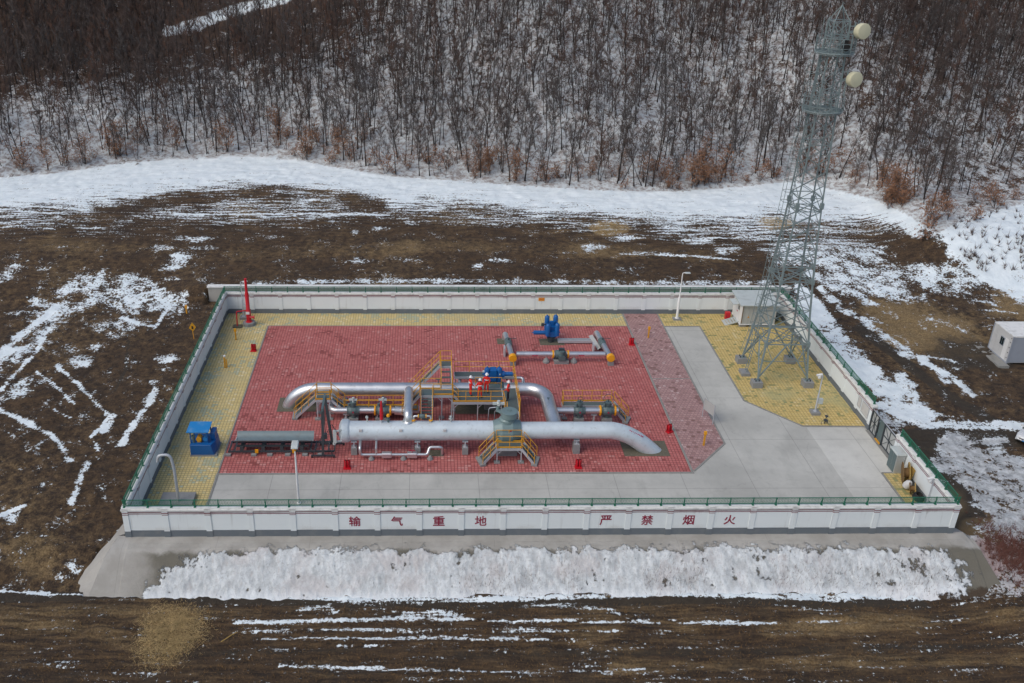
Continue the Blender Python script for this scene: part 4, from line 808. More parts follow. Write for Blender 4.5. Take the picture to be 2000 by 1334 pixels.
def deck(par,x0,x1,y0,y1,z,legs=(),name='deck'):
    part(par,name,'grate',lambda m_:m_.box((x0,y0,z-.04),(x1,y1,z)))
    def fr(m_): m_.box((x0-.01,y0-.05,z-.20),(x1+.01,y0,z-.002)); m_.box((x0-.01,y1,z-.20),(x1+.01,y1+.05,z-.002)); m_.box((x0-.05,y0,z-.20),(x0-.01,y1,z-.002)); m_.box((x1+.01,y0,z-.20),(x1+.05,y1,z-.002))
    part(par,'edge_channel','galv',fr)
    for (lx,ly) in legs:
        part(par,'leg','galv',lambda m_:(m_.box((lx-.04,ly-.04,.1),(lx+.04,ly+.04,z-.2)),m_.bar((lx,ly,z-.6),(lx+(.35 if lx<(x0+x1)/2 else -.35),ly,z-.22),.04)))
        part(par,'footing','conc',lambda m_:m_.box((lx-.22,ly-.18,-.1),(lx+.22,ly+.18,.13)))
# left crossover and low walkway
r=thing('access_walkway','yellow-railed crossover stairs joined to a long low walkway beside the header pipe','walkway',(12,15.2,0))
deck(r,11.15,12.25,14.75,15.85,1.85,((11.2,14.8),(12.2,14.8),(11.2,15.8),(12.2,15.8)))
flight(r,(11.1,15.3,1.8),(9.35,15.3,.08),.95); flight(r,(12.3,15.3,1.8),(13.35,15.3,.78),.95,foot=False)
deck(r,13.35,19.3,14.98,15.75,.72,((13.5,15.0),(16,15.0),(18.6,15.0)))
handrail(r,[(11.15,15.85,1.85),(12.25,15.85,1.85)]); handrail(r,[(11.15,14.75,1.85),(12.25,14.75,1.85)])
handrail(r,[(13.35,15.72,.72),(19.2,15.72,.72)],1.0,1.0); handrail(r,[(13.35,15.0,.72),(19.2,15.0,.72)],1.0,1.0)
# central platform
r=thing('access_platform','central yellow-railed platform with stairs where four workers stand','platform',(23,14.6,0))
zl=2.62
deck(r,19.45,21.98,14.15,15.1,zl,((21.15,14.2),(21.95,14.2),(21.15,15.0),(21.95,15.0)))
part(r,'landing_panel','valve',lambda m_:m_.box((19.7,14.15,zl+.01),(20.4,15.0,zl+.03)))
handrail(r,[(20.5,14.15,zl),(21.98,14.15,zl)]); handrail(r,[(19.45,15.1,zl),(21.05,15.1,zl)])
flight(r,(19.95,14.1,zl-.05),(19.95,12.35,.08),.85)
flight(r,(19.4,14.6,zl-.05),(18.0,14.6,.80),.85,foot=False)
# flight over the pipe to the back
top=3.15
flight(r,(21.55,18.0,top),(21.55,15.15,zl+.02),.80,foot=False,rise=.12)
deck(r,21.1,22.0,18.05,18.85,top,((21.15,18.8),(21.95,18.8)))
handrail(r,[(21.1,18.85,top),(22.0,18.85,top),(22.0,18.05,top)])
flight(r,(21.05,18.45,top),(18.4,18.45,.08),.80)
zp=2.08
deck(r,22.05,26.0,14.0,16.2,zp,((22.1,14.05),(24.0,14.05),(25.9,14.05),(22.1,16.1)))
deck(r,26.1,27.15,12.55,16.2,zp,((27.1,12.6),(26.15,12.6)))
handrail(r,[(22.05,14.0,zp),(26.0,14.0,zp),(26.05,12.55,zp)]); handrail(r,[(27.2,12.55,zp),(27.2,18.9,zp)])
handrail(r,[(22.05,16.2,zp),(22.05,14.0,zp)],1.0,1.0,(.5,1.0),False)
flight(r,(22.02,14.6,zl),(22.45,14.6,zp+.02),.8,(True,False),foot=False)
deck(r,22.3,27.2,18.2,19.0,zp,((22.4,18.9),(27.1,18.9)))
handrail(r,[(22.3,19.0,zp),(27.2,19.0,zp)],1.0,1.2,(.5,1.0),False); handrail(r,[(23.9,16.2,zp),(26.0,16.2,zp)],1.0,1.0,(.5,1.0),False)
flight(r,(26.65,12.5,zp-.03),(26.65,11.75,1.2),.9,foot=False)
# front crossover
r=thing('crossover_stairs','yellow-railed double stairs at the front of the big valve','stairs',(26,8.8,0))
deck(r,25.15,27.05,8.5,9.35,1.32,((25.2,8.55),(27.0,8.55)))
flight(r,(25.1,8.9,1.28),(24.0,8.6,.08),.9); flight(r,(27.1,8.9,1.28),(28.1,8.6,.08),.9)
handrail(r,[(25.15,8.5,1.32),(27.05,8.5,1.32)],1.05,.95); handrail(r,[(25.15,9.35,1.32),(27.05,9.35,1.32)],1.05,.95)
# right small walkway
r=thing('small_walkway','short yellow-railed walkway behind the right side line','walkway',(33,15.2,0))
deck(r,30.9,34.9,14.75,15.35,1.3,((31.1,14.8),(34.7,14.8)))
handrail(r,[(30.9,14.75,1.3),(30.9,15.4,1.3),(34.9,15.4,1.3)],1.05,.8); flight(r,(34.95,15.05,1.28),(36.1,14.5,.08),.75)
# ================================================================ trolley, crane frame, small equipment
r=thing('pig_trolley','long low dark trolley frame with a shallow grey tray on top','trolley',(8.5,10.4,0))
def fr(m_):
    for y in (9.75,11.05): m_.bar((4.95,y,.28),(12.95,y,.28),.09,.14)
    for x in (6.0,7.6,9.0,10.5): m_.bar((x,9.75,.5),(x,11.05,.5),.26,.30)
    for x in (5.05,5.45,11.15,11.5,12.5,12.95): m_.bar((x,9.7,.34),(x,11.1,.34),.10,.08)
    m_.bar((5.6,10.0,.62),(11.0,10.0,.62),.10,.14); m_.bar((5.6,10.9,.62),(11.0,10.9,.62),.10,.14)
part(r,'frame','dark',fr)
def tr(m_):
    n=10; vs=[]
    for x in (5.5,11.35):
        for i in range(n+1):
            a=math.pi*(1.12+.76*i/n); vs.append((x,10.42+.74*math.cos(a),1.50+.66*math.sin(a)))
        for i in range(n,-1,-1):
            a=math.pi*(1.12+.76*i/n); vs.append((x,10.42+.70*math.cos(a),1.50+.62*math.sin(a)))
    k=2*(n+1); fs=[(i,(i+1)%k,k+(i+1)%k,k+i) for i in range(k)]+[tuple(range(k))[::-1],tuple(range(k,2*k))]
    m_.add(vs,fs)
part(r,'tray','tray',tr,smooth=True)
part(r,'bracket','amber',lambda m_:[m_.box((x,9.62,.2),(x+.25,9.72,.5)) for x in (7.0,9.8)])
for x in (4.98,6.9,8.1,9.45,10.75,11.9): part(r,'pad','conc',lambda m_:m_.box((x-.2,9.45,-.05),(x+.2,9.72,.16)))
for x in (5.6,11.3): part(r,'tray_rod','lightgrey',lambda m_:m_.bar((9.9,9.95,1.12),(11.4,9.95,1.12),.03) if x>6 else m_.bar((5.5,10.2,.95),(5.5,10.7,.95),.04))
r=thing('gantry_crane','tall dark A-frame gantry crane on castors left of the barrel closure','crane',(12.3,10.2,0))
m_=MB(); m_.bar((12.3,8.95,4.35),(12.3,11.2,4.35),.16,.22); m_.build('top_beam','valve',r)
for y,x0,x1 in ((9.25,11.25,13.05),(10.95,11.75,13.65)):
    cx=(x0+x1)/2
    part(r,'side_frame','dark',lambda m_:(m_.bar((x0,y,.22),(x1,y,.22),.10,.12),m_.bar((cx,y,.25),(12.3,y if y<10 else 11.05,4.25),.19,.19),m_.bar((x0+.15,y,.28),(cx-.02,y,1.9),.045),m_.bar((x1-.15,y,.28),(cx+.04,y,1.9),.045),m_.bar((x0+.45,y,1.0),(x1-.45,y,1.0),.03)))
    for x in (x0+.08,x1-.08): part(r,'castor','rubber',lambda m_:m_.cyl((x,y-.03,.08),(x,y+.03,.08),.08,12))
part(r,'hoist','dark',lambda m_:(m_.bar((12.3,10.1,4.2),(12.3,10.1,1.6),.05),m_.box((12.2,10.0,1.2),(12.42,10.3,1.6))))
# blue cabinet
r=thing('blue_hydraulic_unit','blue steel cabinet with a small canopy over yellow and blue motors','cabinet',(3.1,10.3,0))
part(r,'plinth','conc',lambda m_:m_.box((2.15,9.45,-.1),(4.15,11.35,.14)))
part(r,'tank','blue',lambda m_:m_.add([(2.2,9.5,.14),(3.95,9.5,.14),(4.1,11.2,.14),(2.2,11.2,.14),(2.2,9.5,1.0),(3.75,9.5,1.0),(4.0,10.2,1.0),(4.0,11.2,1.0),(2.2,11.2,1.0),(4.1,10.2,.14)],[(0,4,5,1),(1,5,6,9),(9,6,7,2),(2,7,8,3),(3,8,4,0),(4,8,7,6,5),(0,1,9,2,3)]),bevel=.02)
def rf(m_): m_.add([(2.0,9.7,1.95),(3.65,9.7,1.95),(3.7,11.0,2.12),(2.05,11.0,2.12),(2.0,9.7,2.0),(3.65,9.7,2.0),(3.7,11.0,2.17),(2.05,11.0,2.17)],[(0,3,2,1),(4,5,6,7),(0,1,5,4),(1,2,6,5),(2,3,7,6),(3,0,4,7)])
part(r,'canopy','bluetop',rf)
for x,y in ((2.25,9.85),(3.5,9.85),(3.55,10.9),(2.25,10.9)): part(r,'post','blue',lambda m_:m_.box((x-.04,y-.04,1.0),(x+.04,y+.04,2.0)))
part(r,'side_box','blue',lambda m_:m_.box((3.62,10.25,1.0),(3.98,11.1,1.62)),bevel=.02)
part(r,'motor','yellow',lambda m_:(m_.cyl((2.85,9.8,1.32),(2.85,10.3,1.32),.20,14),m_.box((2.7,9.9,1.0),(3.0,10.2,1.15))))
part(r,'motor','bluetop',lambda m_:(m_.cyl((3.3,9.9,1.25),(3.3,10.4,1.25),.17,14),m_.box((3.2,9.95,1.0),(3.4,10.3,1.1))))
part(r,'pump','valve',lambda m_:(m_.cyl((2.45,9.9,1.0),(2.45,9.9,1.5),.10,10),m_.cyl((2.45,9.9,1.5),(2.45,9.9,1.62),.14,10)))
# fire extinguisher boxes (each with two bottles in a red stand)
def extinguisher(x,y,label,rz_=0,sc=1):
    r=thing('extinguisher_stand',label,'fire extinguisher',(x,y,.022),'red fire extinguisher stands on the paving',local=True); r.rotation_euler=(0,0,rz_)
    part(r,'base_tray','red',lambda m_:(m_.box((-.30,-.22,0),(.30,.22,.10)),m_.box((-.34,-.24,.0),(.34,.24,.03))))
    for s_ in (-1,1):
        b_=part(r,'bottle','red',lambda m_:m_.lathe((s_*.12,0,.1),[(.09,0),(.105,.02),(.105,.46),(.07,.56),(.03,.60),(.03,.64)],12),smooth=True)
        part(b_,'nozzle','rubber',lambda m_:(m_.box((s_*.12-.05,-.05,.73),(s_*.12+.05,.03,.78)),m_.tube([(s_*.12,-.05,.74),(s_*.12,-.14,.6),(s_*.12,-.11,.35)],.012,5)))
    part(r,'rear_panel','red',lambda m_:m_.box((-.28,.13,.1),(.28,.17,.70)))
    return r
for a in [(4.12,26.8,'red extinguisher stand on the yellow paving near the left edge of the red paving'),(39.2,28.1,'red extinguisher stand on the red paving beside the rear manifold'),(39.22,12.8,'red extinguisher stand beyond the end of the sloping outlet pipe',.5),(14.06,7.85,'red extinguisher stand on the front edge of the red paving, before the drain pipe'),(31.24,7.85,'red extinguisher stand on the front edge of the red paving, before the outlet pipe')]: extinguisher(*a).scale=(.82,.82,.95)
r=thing('red_fire_cabinet','red cabinet beside the equipment shelter steps','fire cabinet',(49.9,33.9,0)); part(r,'cabinet_body','red',lambda m_:m_.box((49.6,33.6,.02),(50.1,34.0,.78)),bevel=.03); part(r,'handle','dark',lambda m_:m_.box((49.6,33.57,.35),(49.66,33.598,.5)))
# marker posts
def marker(x,y,z,label,h_=.95,head=False,double=False,mat='yellow'):
    r=thing('marker_post',label,'marker post',(x,y,z),'yellow marker posts',local=True)
    part(r,'post','yellow',lambda m_:m_.box((-.06,-.06,-.1),(.06,.06,h_)))
    if head: part(r,'cap','amber',lambda m_:m_.box((-.10,-.09,h_-.25),(.10,.09,h_+.02)))
    if double: part(r,'second_post','yellow',lambda m_:m_.box((.10,-.03,-.1),(.20,.07,h_-.25))); part(r,'cap','white',lambda m_:m_.lathe((.03,0,h_),[(.10,0),(.12,.12),(.04,.18)],8))
    return r
marker(2.11,29.1,0,'yellow marker post on the yellow paving in front of the red vent stack',1.15,True); marker(2.13,23.6,0,'pair of yellow posts with a white cap, halfway along the left yellow paving',1.1,False,True)
marker(41.08,29.6,0,'yellow marker post on the pink paving at the rear',1.15,True); marker(41.43,10.86,0,'yellow marker post on the pink paving at the front corner',1.25,True)
gh=lambda x,y: float(fine_h(np.array([x]),np.array([y]))[0])
marker(-3.3,33.2,gh(-3.3,33.2),'yellow marker post outside the left wall on bare soil',.85,True)
x,y=-1.55,28.2; z=gh(x,y); r=thing('warning_sign','yellow diamond-shaped sign on a thin post outside the left wall','sign',(x,y,z)); part(r,'post','yellow',lambda m_:m_.bar((x,y,z-.2),(x-.05,y,z+1.0),.05)); part(r,'sign_plate','yellow',lambda m_:m_.add([(x-.35,y-.05,z+1.1),(x+.02,y,z+.75),(x+.28,y+.05,z+1.15),(x-.02,y,z+1.65),(x-.35,y-.02,z+1.1),(x+.02,y+.03,z+.75),(x+.28,y+.08,z+1.15),(x-.02,y+.03,z+1.65)],[(0,1,2,3),(7,6,5,4),(0,4,5,1),(1,5,6,2),(2,6,7,3),(3,7,4,0)])); part(r,'sign_mark','rubber',lambda m_:m_.box((x-.09,y-.045,z+1.0),(x+.04,y-.03,z+1.3)))
# red vent stack
r=thing('red_vent_stack','tall tapered red vent stack on a concrete base in the rear left corner','vent stack',(2.82,32.4,0))
part(r,'base_block','conc',lambda m_:m_.lathe((2.82,32.4,-.1),[(.62,0),(.62,.42),(.58,.46)],8)); part(r,'stack_pipe','red',lambda m_:m_.lathe((2.82,32.4,.3),[(.34,0),(.34,.08),(.23,.12),(.23,1.3),(.19,1.35),(.19,3.0),(.13,3.2),(.13,4.55)],16),smooth=True)
part(r,'side_nozzle','red',lambda m_:(m_.cyl((2.9,32.3,.9),(3.35,32.2,.9),.12,10),m_.cyl((3.35,32.2,.9),(3.40,32.2,.9),.2,12))); part(r,'feed_pipe','red',lambda m_:m_.tube(fillet([(2.7,32.35,1.55),(1.75,32.1,1.55),(1.75,31.9,.1)],.15,4),.06,8),smooth=True)
part(r,'label_plate','white',lambda m_:m_.box((2.62,32.08,1.25),(2.98,32.13,1.5))); part(r,'valve_box','gravel',lambda m_:m_.box((1.35,31.6,-.1),(2.2,32.2,.14)))
# poles
def cam_pole(x,y,h_,label,headdx=-.3,box=True,lean=0,name='camera_pole',base=True):
    r=thing(name,label,'camera pole',(x,y,0),'grey poles with security cameras',local=True)
    if base: part(r,'base_block','conc',lambda m_:m_.box((-.35,-.35,-.1),(.35,.35,.25)))
    part(r,'pole','galv',lambda m_:m_.lathe((0,0,0),[(.16,.25),(.16,.3),(.08,.32),(.075,h_*.5),(.05,h_*.5+.05),(.05,h_)],10),smooth=True)
    part(r,'arm','galv',lambda m_:m_.bar((0,0,h_-.15),(headdx,0,h_-.1),.05))
    c_=part(r,'camera_head','white',lambda m_:(m_.cyl((headdx-.25,-.02,h_+.02),(headdx+.2,.02,h_+.08),.09,10),m_.lathe((headdx,0,h_-.32),[(.05,0),(.12,.08),(.14,.2),(.10,.34)],12)),smooth=True)
    if box: part(r,'control_box','lightgrey',lambda m_:(m_.box((.08,-.15,1.0),(.42,.12,1.45)),m_.tube([(.2,0,1.0),(.15,-.05,.7),(.02,0,.5)],.02,5)))
    return r
cam_pole(51.9,15.6,3.6,'grey camera pole on the yellow paving in front of the lattice tower',-.25)
cam_pole(54.75,2.35,2.75,'grey camera pole in the front right corner beside the wall',-.25,False)
r=cam_pole(2.05,33.8,3.9,'grey camera pole with ladder-like bracing behind the red vent stack',.45,True); part(r,'second_tube','galv',lambda m_:(m_.bar((.16,0,.2),(.16,0,3.0),.04),[m_.bar((0,0,z_),(.16,0,z_),.03) for z_ in (.8,1.4,2.0,2.6)]))
r=thing('lamp_post','slim white lamp post just inside the front wall, with a grey-white lamp head','lamp post',(10.98,3.6,0)); part(r,'pole','white',lambda m_:m_.lathe((10.98,3.6,0),[(.16,-.05),(.16,.05),(.085,.07),(.075,2.2),(.05,4.6)],12),smooth=True)
part(r,'lamp_head','lightgrey',lambda m_:m_.add([(10.72,3.35,4.62),(11.24,3.35,4.62),(11.24,4.1,4.78),(10.72,4.1,4.78),(10.76,3.38,4.74),(11.2,3.38,4.74),(11.18,4.06,4.92),(10.78,4.06,4.92)],[(0,3,2,1),(4,5,6,7),(0,1,5,4),(1,2,6,5),(2,3,7,6),(3,0,4,7)]),bevel=.03); part(r,'collar','yellow',lambda m_:m_.cyl((10.98,3.6,4.35),(10.98,3.6,4.6),.07,10))
r=thing('lamp_post','white stepped lamp post near the rear wall between pink and yellow paving','lamp post',(44.79,33.7,0)); part(r,'base_block','conc',lambda m_:m_.box((44.4,33.4,-.1),(45.2,34.0,.16))); part(r,'pole','white',lambda m_:m_.lathe((44.79,33.7,.15),[(.2,0),(.2,.05),(.13,.07),(.12,2.2),(.06,2.35),(.05,4.7)],12),smooth=True)
part(r,'lamp_arm','white',lambda m_:m_.tube(fillet([(44.79,33.7,4.7),(44.79,33.7,5.0),(45.3,33.6,5.05)],.15,4),.04,8),smooth=True); part(r,'lamp_head','lightgrey',lambda m_:m_.box((45.0,33.45,4.98),(45.5,33.75,5.08)),bevel=.02)
r=thing('vent_pole','thick grey curved-top vent pipe standing on a slab in the front left corner','vent pipe',(2.69,3.4,0)); part(r,'pipe_run','galv',lambda m_:m_.tube(fillet([(2.69,3.5,.25),(2.69,3.5,3.0),(2.55,3.5,4.15),(1.75,3.45,4.1),(1.65,3.45,3.6)],.55,8),.10,14),smooth=True)
# perforated sign panel on the pink paving
r=thing('standing_sign','thin grey standing panel at the right edge of the pink paving','sign',(42.7,14.3,0)); part(r,'panel_sheet','panelgrey',lambda m_:m_.add([(42.45,15.2,.75),(42.95,13.9,.75),(42.95,13.9,1.75),(42.45,15.2,1.75),(42.48,15.21,.75),(42.98,13.91,.75),(42.98,13.91,1.75),(42.48,15.21,1.75)],[(0,1,2,3),(7,6,5,4),(0,4,5,1),(1,5,6,2),(2,6,7,3),(3,7,4,0)])); 
for x,y in ((42.95,13.92),(42.46,15.18)): part(r,'leg','galv',lambda m_:m_.bar((x,y,0),(x,y,1.8),.045))
# little hydrant rods on the yellow paving
r=thing('valve_rods','small dark valve rods standing at the front tip of the mossy yellow paving','valve',(52.0,13.9,0)); part(r,'rods','dark',lambda m_:(m_.bar((52.1,14.0,0),(52.15,14.0,.75),.05),m_.bar((52.35,14.1,0),(52.35,14.1,.35),.05),m_.box((52.0,13.85,.3),(52.25,14.1,.42)),m_.box((52.05,13.9,.68),(52.25,14.1,.78)),m_.bar((51.8,13.9,0),(51.8,13.9,.3),.03)))
# stuff in the front right corner
r=thing('metal_cabinet','tall grey-green steel cabinet against the right wall near the gate','cabinet',(54.5,7.4,0)); part(r,'cabinet_body','panelgrey',lambda m_:m_.box((54.55,6.95,.02),(55.2,8.1,1.62)),bevel=.02)
part(r,'lid','bluetop' if False else 'lightgrey',lambda m_:m_.add([(54.5,6.9,1.62),(55.23,6.9,1.62),(55.23,8.15,1.62),(54.5,8.15,1.62),(54.55,6.95,1.72),(55.2,6.95,1.72),(55.2,8.1,1.72),(54.55,8.1,1.72)],[(0,3,2,1),(4,5,6,7),(0,1,5,4),(1,2,6,5),(2,3,7,6),(3,0,4,7)])); part(r,'door','valve',lambda m_:(m_.box((54.535,7.0,.1),(54.548,7.50,1.55)),m_.box((54.535,7.54,.1),(54.548,8.05,1.55))))
def spool(c,R_,w_,ax,label,nm,coil='dark',disc='wood'):
    r=thing(nm,label,'cable drum',c,'cable drums'); A=Vector(ax).normalized(); C=Vector(c)
    for s_,mm in ((-1,disc),(1,'woodlight')): part(r,'disc',mm,lambda m_:m_.lathe(C+A*s_*w_/2,[(R_*.97,-.02),(R_,0),(R_,.03),(R_*.2,.035)],24,A))
    part(r,'hub','wood',lambda m_:m_.cyl(C-A*w_/2,C+A*w_/2,R_*.45,16))
    return r
spool((54.85,5.9,.84),.78,.42,(1,-.35,.15),'large brown wooden cable drum standing against the grey cabinet','cable_drum')
spool((54.75,4.4,.50),.44,.35,(1,-.5,.3),'smaller brown cable drum lying near the front right corner','cable_drum')
r=thing('rubber_hose_coil','coil of black hose on the small yellow paving in the front right corner','hose',(54.75,3.3,0)); part(r,'coil','rubber',lambda m_:[m_.ring((54.9+.02*i,3.75,.10+.07*i),.40-.02*i,.05,20,6,(.3,-.2,1)) for i in range(5)],smooth=True)
r=thing('sack','pink-white sack leaning in the front right corner beside the cable drum','sack',(54.65,5.1,0)); part(r,'sack_body','board',lambda m_:m_.lathe((54.6,5.0,.30),[(.12,-.2),(.26,-.1),(.30,.1),(.26,.35),(.12,.5)],10,(.4,-.2,1)),smooth=True); part(r,'tie','redtext',lambda m_:m_.box((54.75,4.95,.3),(54.92,5.2,.62)))
r=thing('plywood_board','thin plywood board leaning on the right wall behind the cable drum','board',(55.1,5.8,0)); part(r,'board_sheet','woodlight',lambda m_:m_.add([(54.95,5.4,.02),(54.95,6.0,.02),(55.2,6.0,1.35),(55.2,5.4,1.35),(54.98,5.4,.02),(54.98,6.0,.02),(55.23,6.0,1.35),(55.23,5.4,1.35)],[(0,3,2,1),(4,5,6,7),(0,1,5,4),(1,2,6,5),(2,3,7,6),(3,0,4,7)]))
# equipment shelter
r=thing('equipment_shelter','small grey-white panel shelter with a pale roof and steps, behind the tower','shelter',(52.2,33.2,0))
part(r,'plinth','conc',lambda m_:(m_.box((50.55,32.0,-.1),(51.2,34.6,.28)),m_.box((53.2,32.0,-.1),(53.9,34.6,.28)),m_.box((51.6,32.1,-.1),(52.8,34.5,.2))))
def pan(m_):
    m_.box((50.6,31.95,.35),(53.9,34.6,2.35))
    for i in range(8): x=50.72+i*.45; m_.box((x,31.915,.4),(x+.05,31.95,2.3))
part(r,'wall','panelgrey',pan); part(r,'gable_wall','white',lambda m_:m_.box((50.55,31.93,.35),(50.598,34.6,2.35))); part(r,'floor_frame','white',lambda m_:(m_.box((50.5,31.88,.27),(53.95,34.65,.345))))
def rf2(m_):
    vs=[(50.25,31.6,2.40),(54.1,31.6,2.40),(54.1,34.85,2.62),(50.25,34.85,2.62)]; m_.add(vs+[(a,b,c+.08) for a,b,c in vs],[(0,3,2,1),(4,5,6,7),(0,1,5,4),(1,2,6,5),(2,3,7,6),(3,0,4,7)])
    for i in range(11): y=31.75+i*.28; z_=2.485+(y-31.6)*.0677; m_.bar((50.25,y,z_),(54.1,y,z_),.03,.02)
part(r,'roof','lightgrey',rf2); part(r,'porch_roof','lightgrey',lambda m_:m_.add([(49.75,32.3,2.22),(50.54,32.3,2.38),(50.54,33.6,2.38),(49.75,33.6,2.22),(49.75,32.3,2.27),(50.54,32.3,2.43),(50.54,33.6,2.43),(49.75,33.6,2.27)],[(0,3,2,1),(4,5,6,7),(0,1,5,4),(1,2,6,5),(2,3,7,6),(3,0,4,7)]))
d_=part(r,'door','white',lambda m_:m_.box((50.51,32.45,.4),(50.545,33.35,2.15))); part(d_,'window','glass',lambda m_:m_.box((50.49,32.6,1.55),(50.505,32.95,1.95))); part(d_,'red_sign','redtext',lambda m_:m_.box((50.49,33.0,1.2),(50.505,33.25,1.3)))
part(r,'corner_trim','wood',lambda m_:m_.box((50.60,31.90,.4),(50.66,31.913,2.3))); part(r,'warning_sticker','yellow',lambda m_:m_.lathe((51.25,31.908,1.1),[(.12,0),(.12,.01)],3,(0,-1,0)))
def stp(m_):
    for i in range(4): m_.box((49.55+i*.25,32.4,.08+i*.09),(49.78+i*.25,33.4,.11+i*.09))
    m_.bar((49.4,32.37,.05),(50.5,32.37,.42),.06,.12); m_.bar((49.4,33.43,.05),(50.5,33.43,.42),.06,.12); m_.box((49.2,32.3,.02),(49.5,33.5,.07))
part(r,'steps','lightgrey',stp)
r=thing('air_conditioner','small dark unit on the ground at the right end of the shelter','air conditioner',(54.5,33.4,0)); part(r,'unit_case','valve',lambda m_:m_.box((54.2,33.2,.05),(54.8,33.6,.75)),bevel=.02); part(r,'fan_grille','rubber',lambda m_:m_.lathe((54.5,33.19,.42),[(.22,0),(.22,.02),(.02,.03)],16,(0,-1,0)))
# ================================================================ lattice tower
TX,TY=50.7,22.43; TW=[(0,4.45),(3.83,3.62),(6.5,3.1),(9.4,2.66),(12.6,2.28),(15.9,1.98),(20,1.72),(25.9,1.40),(30.0,1.18)]
tw=lambda z: float(np.interp(z,[a for a,b in TW],[b for a,b in TW]))/2
r=thing('lattice_tower','tall galvanised steel lattice tower with two round platforms on the yellow paving','tower',(TX,TY,0))
cor=[(-1,-1),(1,-1),(1,1),(-1,1)]
def cp(k,z): s_=tw(z); return Vector((TX+cor[k%4][0]*s_,TY+cor[k%4][1]*s_,z))
for k in range(4):
    def lg(m_):
        zs=[.62]+[a for a,b in TW[1:]]
        for a,b in zip(zs[:-1],zs[1:]): m_.bar(cp(k,a),cp(k,b),.13 if a<12 else .095)
        c_=cp(k,.62); m_.box((c_.x-.2,c_.y-.2,.55),(c_.x+.2,c_.y+.2,.60))
        for z_ in (3.83,9.4,15.9): c_=cp(k,z_); m_.box((c_.x-.13,c_.y-.13,z_-.22),(c_.x+.13,c_.y+.13,z_+.22))
    part(r,'leg','tower',lg)
    c_=cp(k,0); part(r,'footing','conc',lambda m_:(m_.poly([(c_.x-.42,c_.y-.42),(c_.x+.42,c_.y-.42),(c_.x+.42,c_.y+.42),(c_.x-.42,c_.y+.42)],-.1,.55)))
    part(r,'anchor_bolts','rubber',lambda m_:[m_.cyl((c_.x+a*.14,c_.y+b*.14,.55),(c_.x+a*.14,c_.y+b*.14,.72),.035,6) for a in (-1,1) for b in (-1,1)])
lv=[.8,3.83,5.4,6.9,8.2,9.4,10.7,11.9,13.1,14.3,15.4,16.5,17.6,18.7,19.8,20.8,21.8,22.8,23.8,24.8,25.8,26.8,27.8,28.9,30.0]
for k in range(4):
    def fc(m_):
        for i,(a,b) in enumerate(zip(lv[:-1],lv[1:])):
            if i==0:
                mid=(cp(k,b)+cp(k+1,b))/2; m_.bar(cp(k,a),mid,.10); m_.bar(cp(k+1,a),mid,.10); m_.bar((cp(k,a)+mid)/2,cp(k,(a+b)/2),.05); m_.bar((cp(k+1,a)+mid)/2,cp(k+1,(a+b)/2),.05)
                m_.bar((cp(k,a)+mid)/2,cp(k,b),.05); m_.bar((cp(k+1,a)+mid)/2,cp(k+1,b),.05); h2=(a+b)/2; m_.bar((cp(k,a)+mid)/2,(cp(k+1,a)+mid)/2,.05)
            else:
                t_=.06 if a<12 else .045
                m_.bar(cp(k,a),cp(k+1,b),t_); m_.bar(cp(k+1,a),cp(k,b),t_)
            if i in (0,1,4,5,9,10,14,18,22,23): m_.bar(cp(k,b),cp(k+1,b),.08 if b<12 else .06)
    part(r,'bracing','tower',fc)
def dia(m_):
    for z_ in (3.83,9.4,15.4,23.4,27.7): m_.bar(cp(0,z_),cp(2,z_),.06); m_.bar(cp(1,z_),cp(3,z_),.06); M_=[(cp(k,z_)+cp(k+1,z_))/2 for k in range(4)]; [m_.bar(M_[k],M_[(k+1)%4],.05) for k in range(4)]
part(r,'diaphragm','tower',dia)
def lad(m_):
    zz=[.3,3.83,9.4,15.9,20,25.9,27.6]
    for s_ in (-.22,.22):
        for o_x in (-.28,-.95):
            for a,b in zip(zz[:-1],zz[1:]): m_.bar((TX-tw(a)+o_x,TY+s_*(1 if o_x>-.5 else 1.6),a if o_x>-.5 else max(a,2.2)),(TX-tw(b)+o_x,TY+s_*(1 if o_x>-.5 else 1.6),b),.045 if o_x>-.5 else .03)
    z_=.5
    while z_<27.6:
        x=TX-tw(z_)-.28; m_.bar((x,TY-.22,z_),(x,TY+.22,z_),.03); z_+=.30
    z_=2.4
    while z_<27.5:
        x=TX-tw(z_)-.28; P_=[(x,TY-.22,z_),(x-.35,TY-.42,z_),(x-.67,TY-.35,z_),(x-.67,TY+.35,z_),(x-.35,TY+.42,z_),(x,TY+.22,z_)]; [m_.bar(a,b,.03) for a,b in zip(P_[:-1],P_[1:])]; z_+=.85
    for z_ in (3.83,9.4,15.9,20): m_.bar((TX-tw(z_),TY-.22,z_),(TX-tw(z_)-.28,TY-.22,z_),.04); m_.bar((TX-tw(z_),TY+.22,z_),(TX-tw(z_)-.28,TY+.22,z_),.04)
part(r,'caged_ladder','tower',lad); part(r,'ladder_footing','conc',lambda m_:m_.box((TX-2.95,TY-.5,-.1),(TX-2.2,TY+.5,.3)))
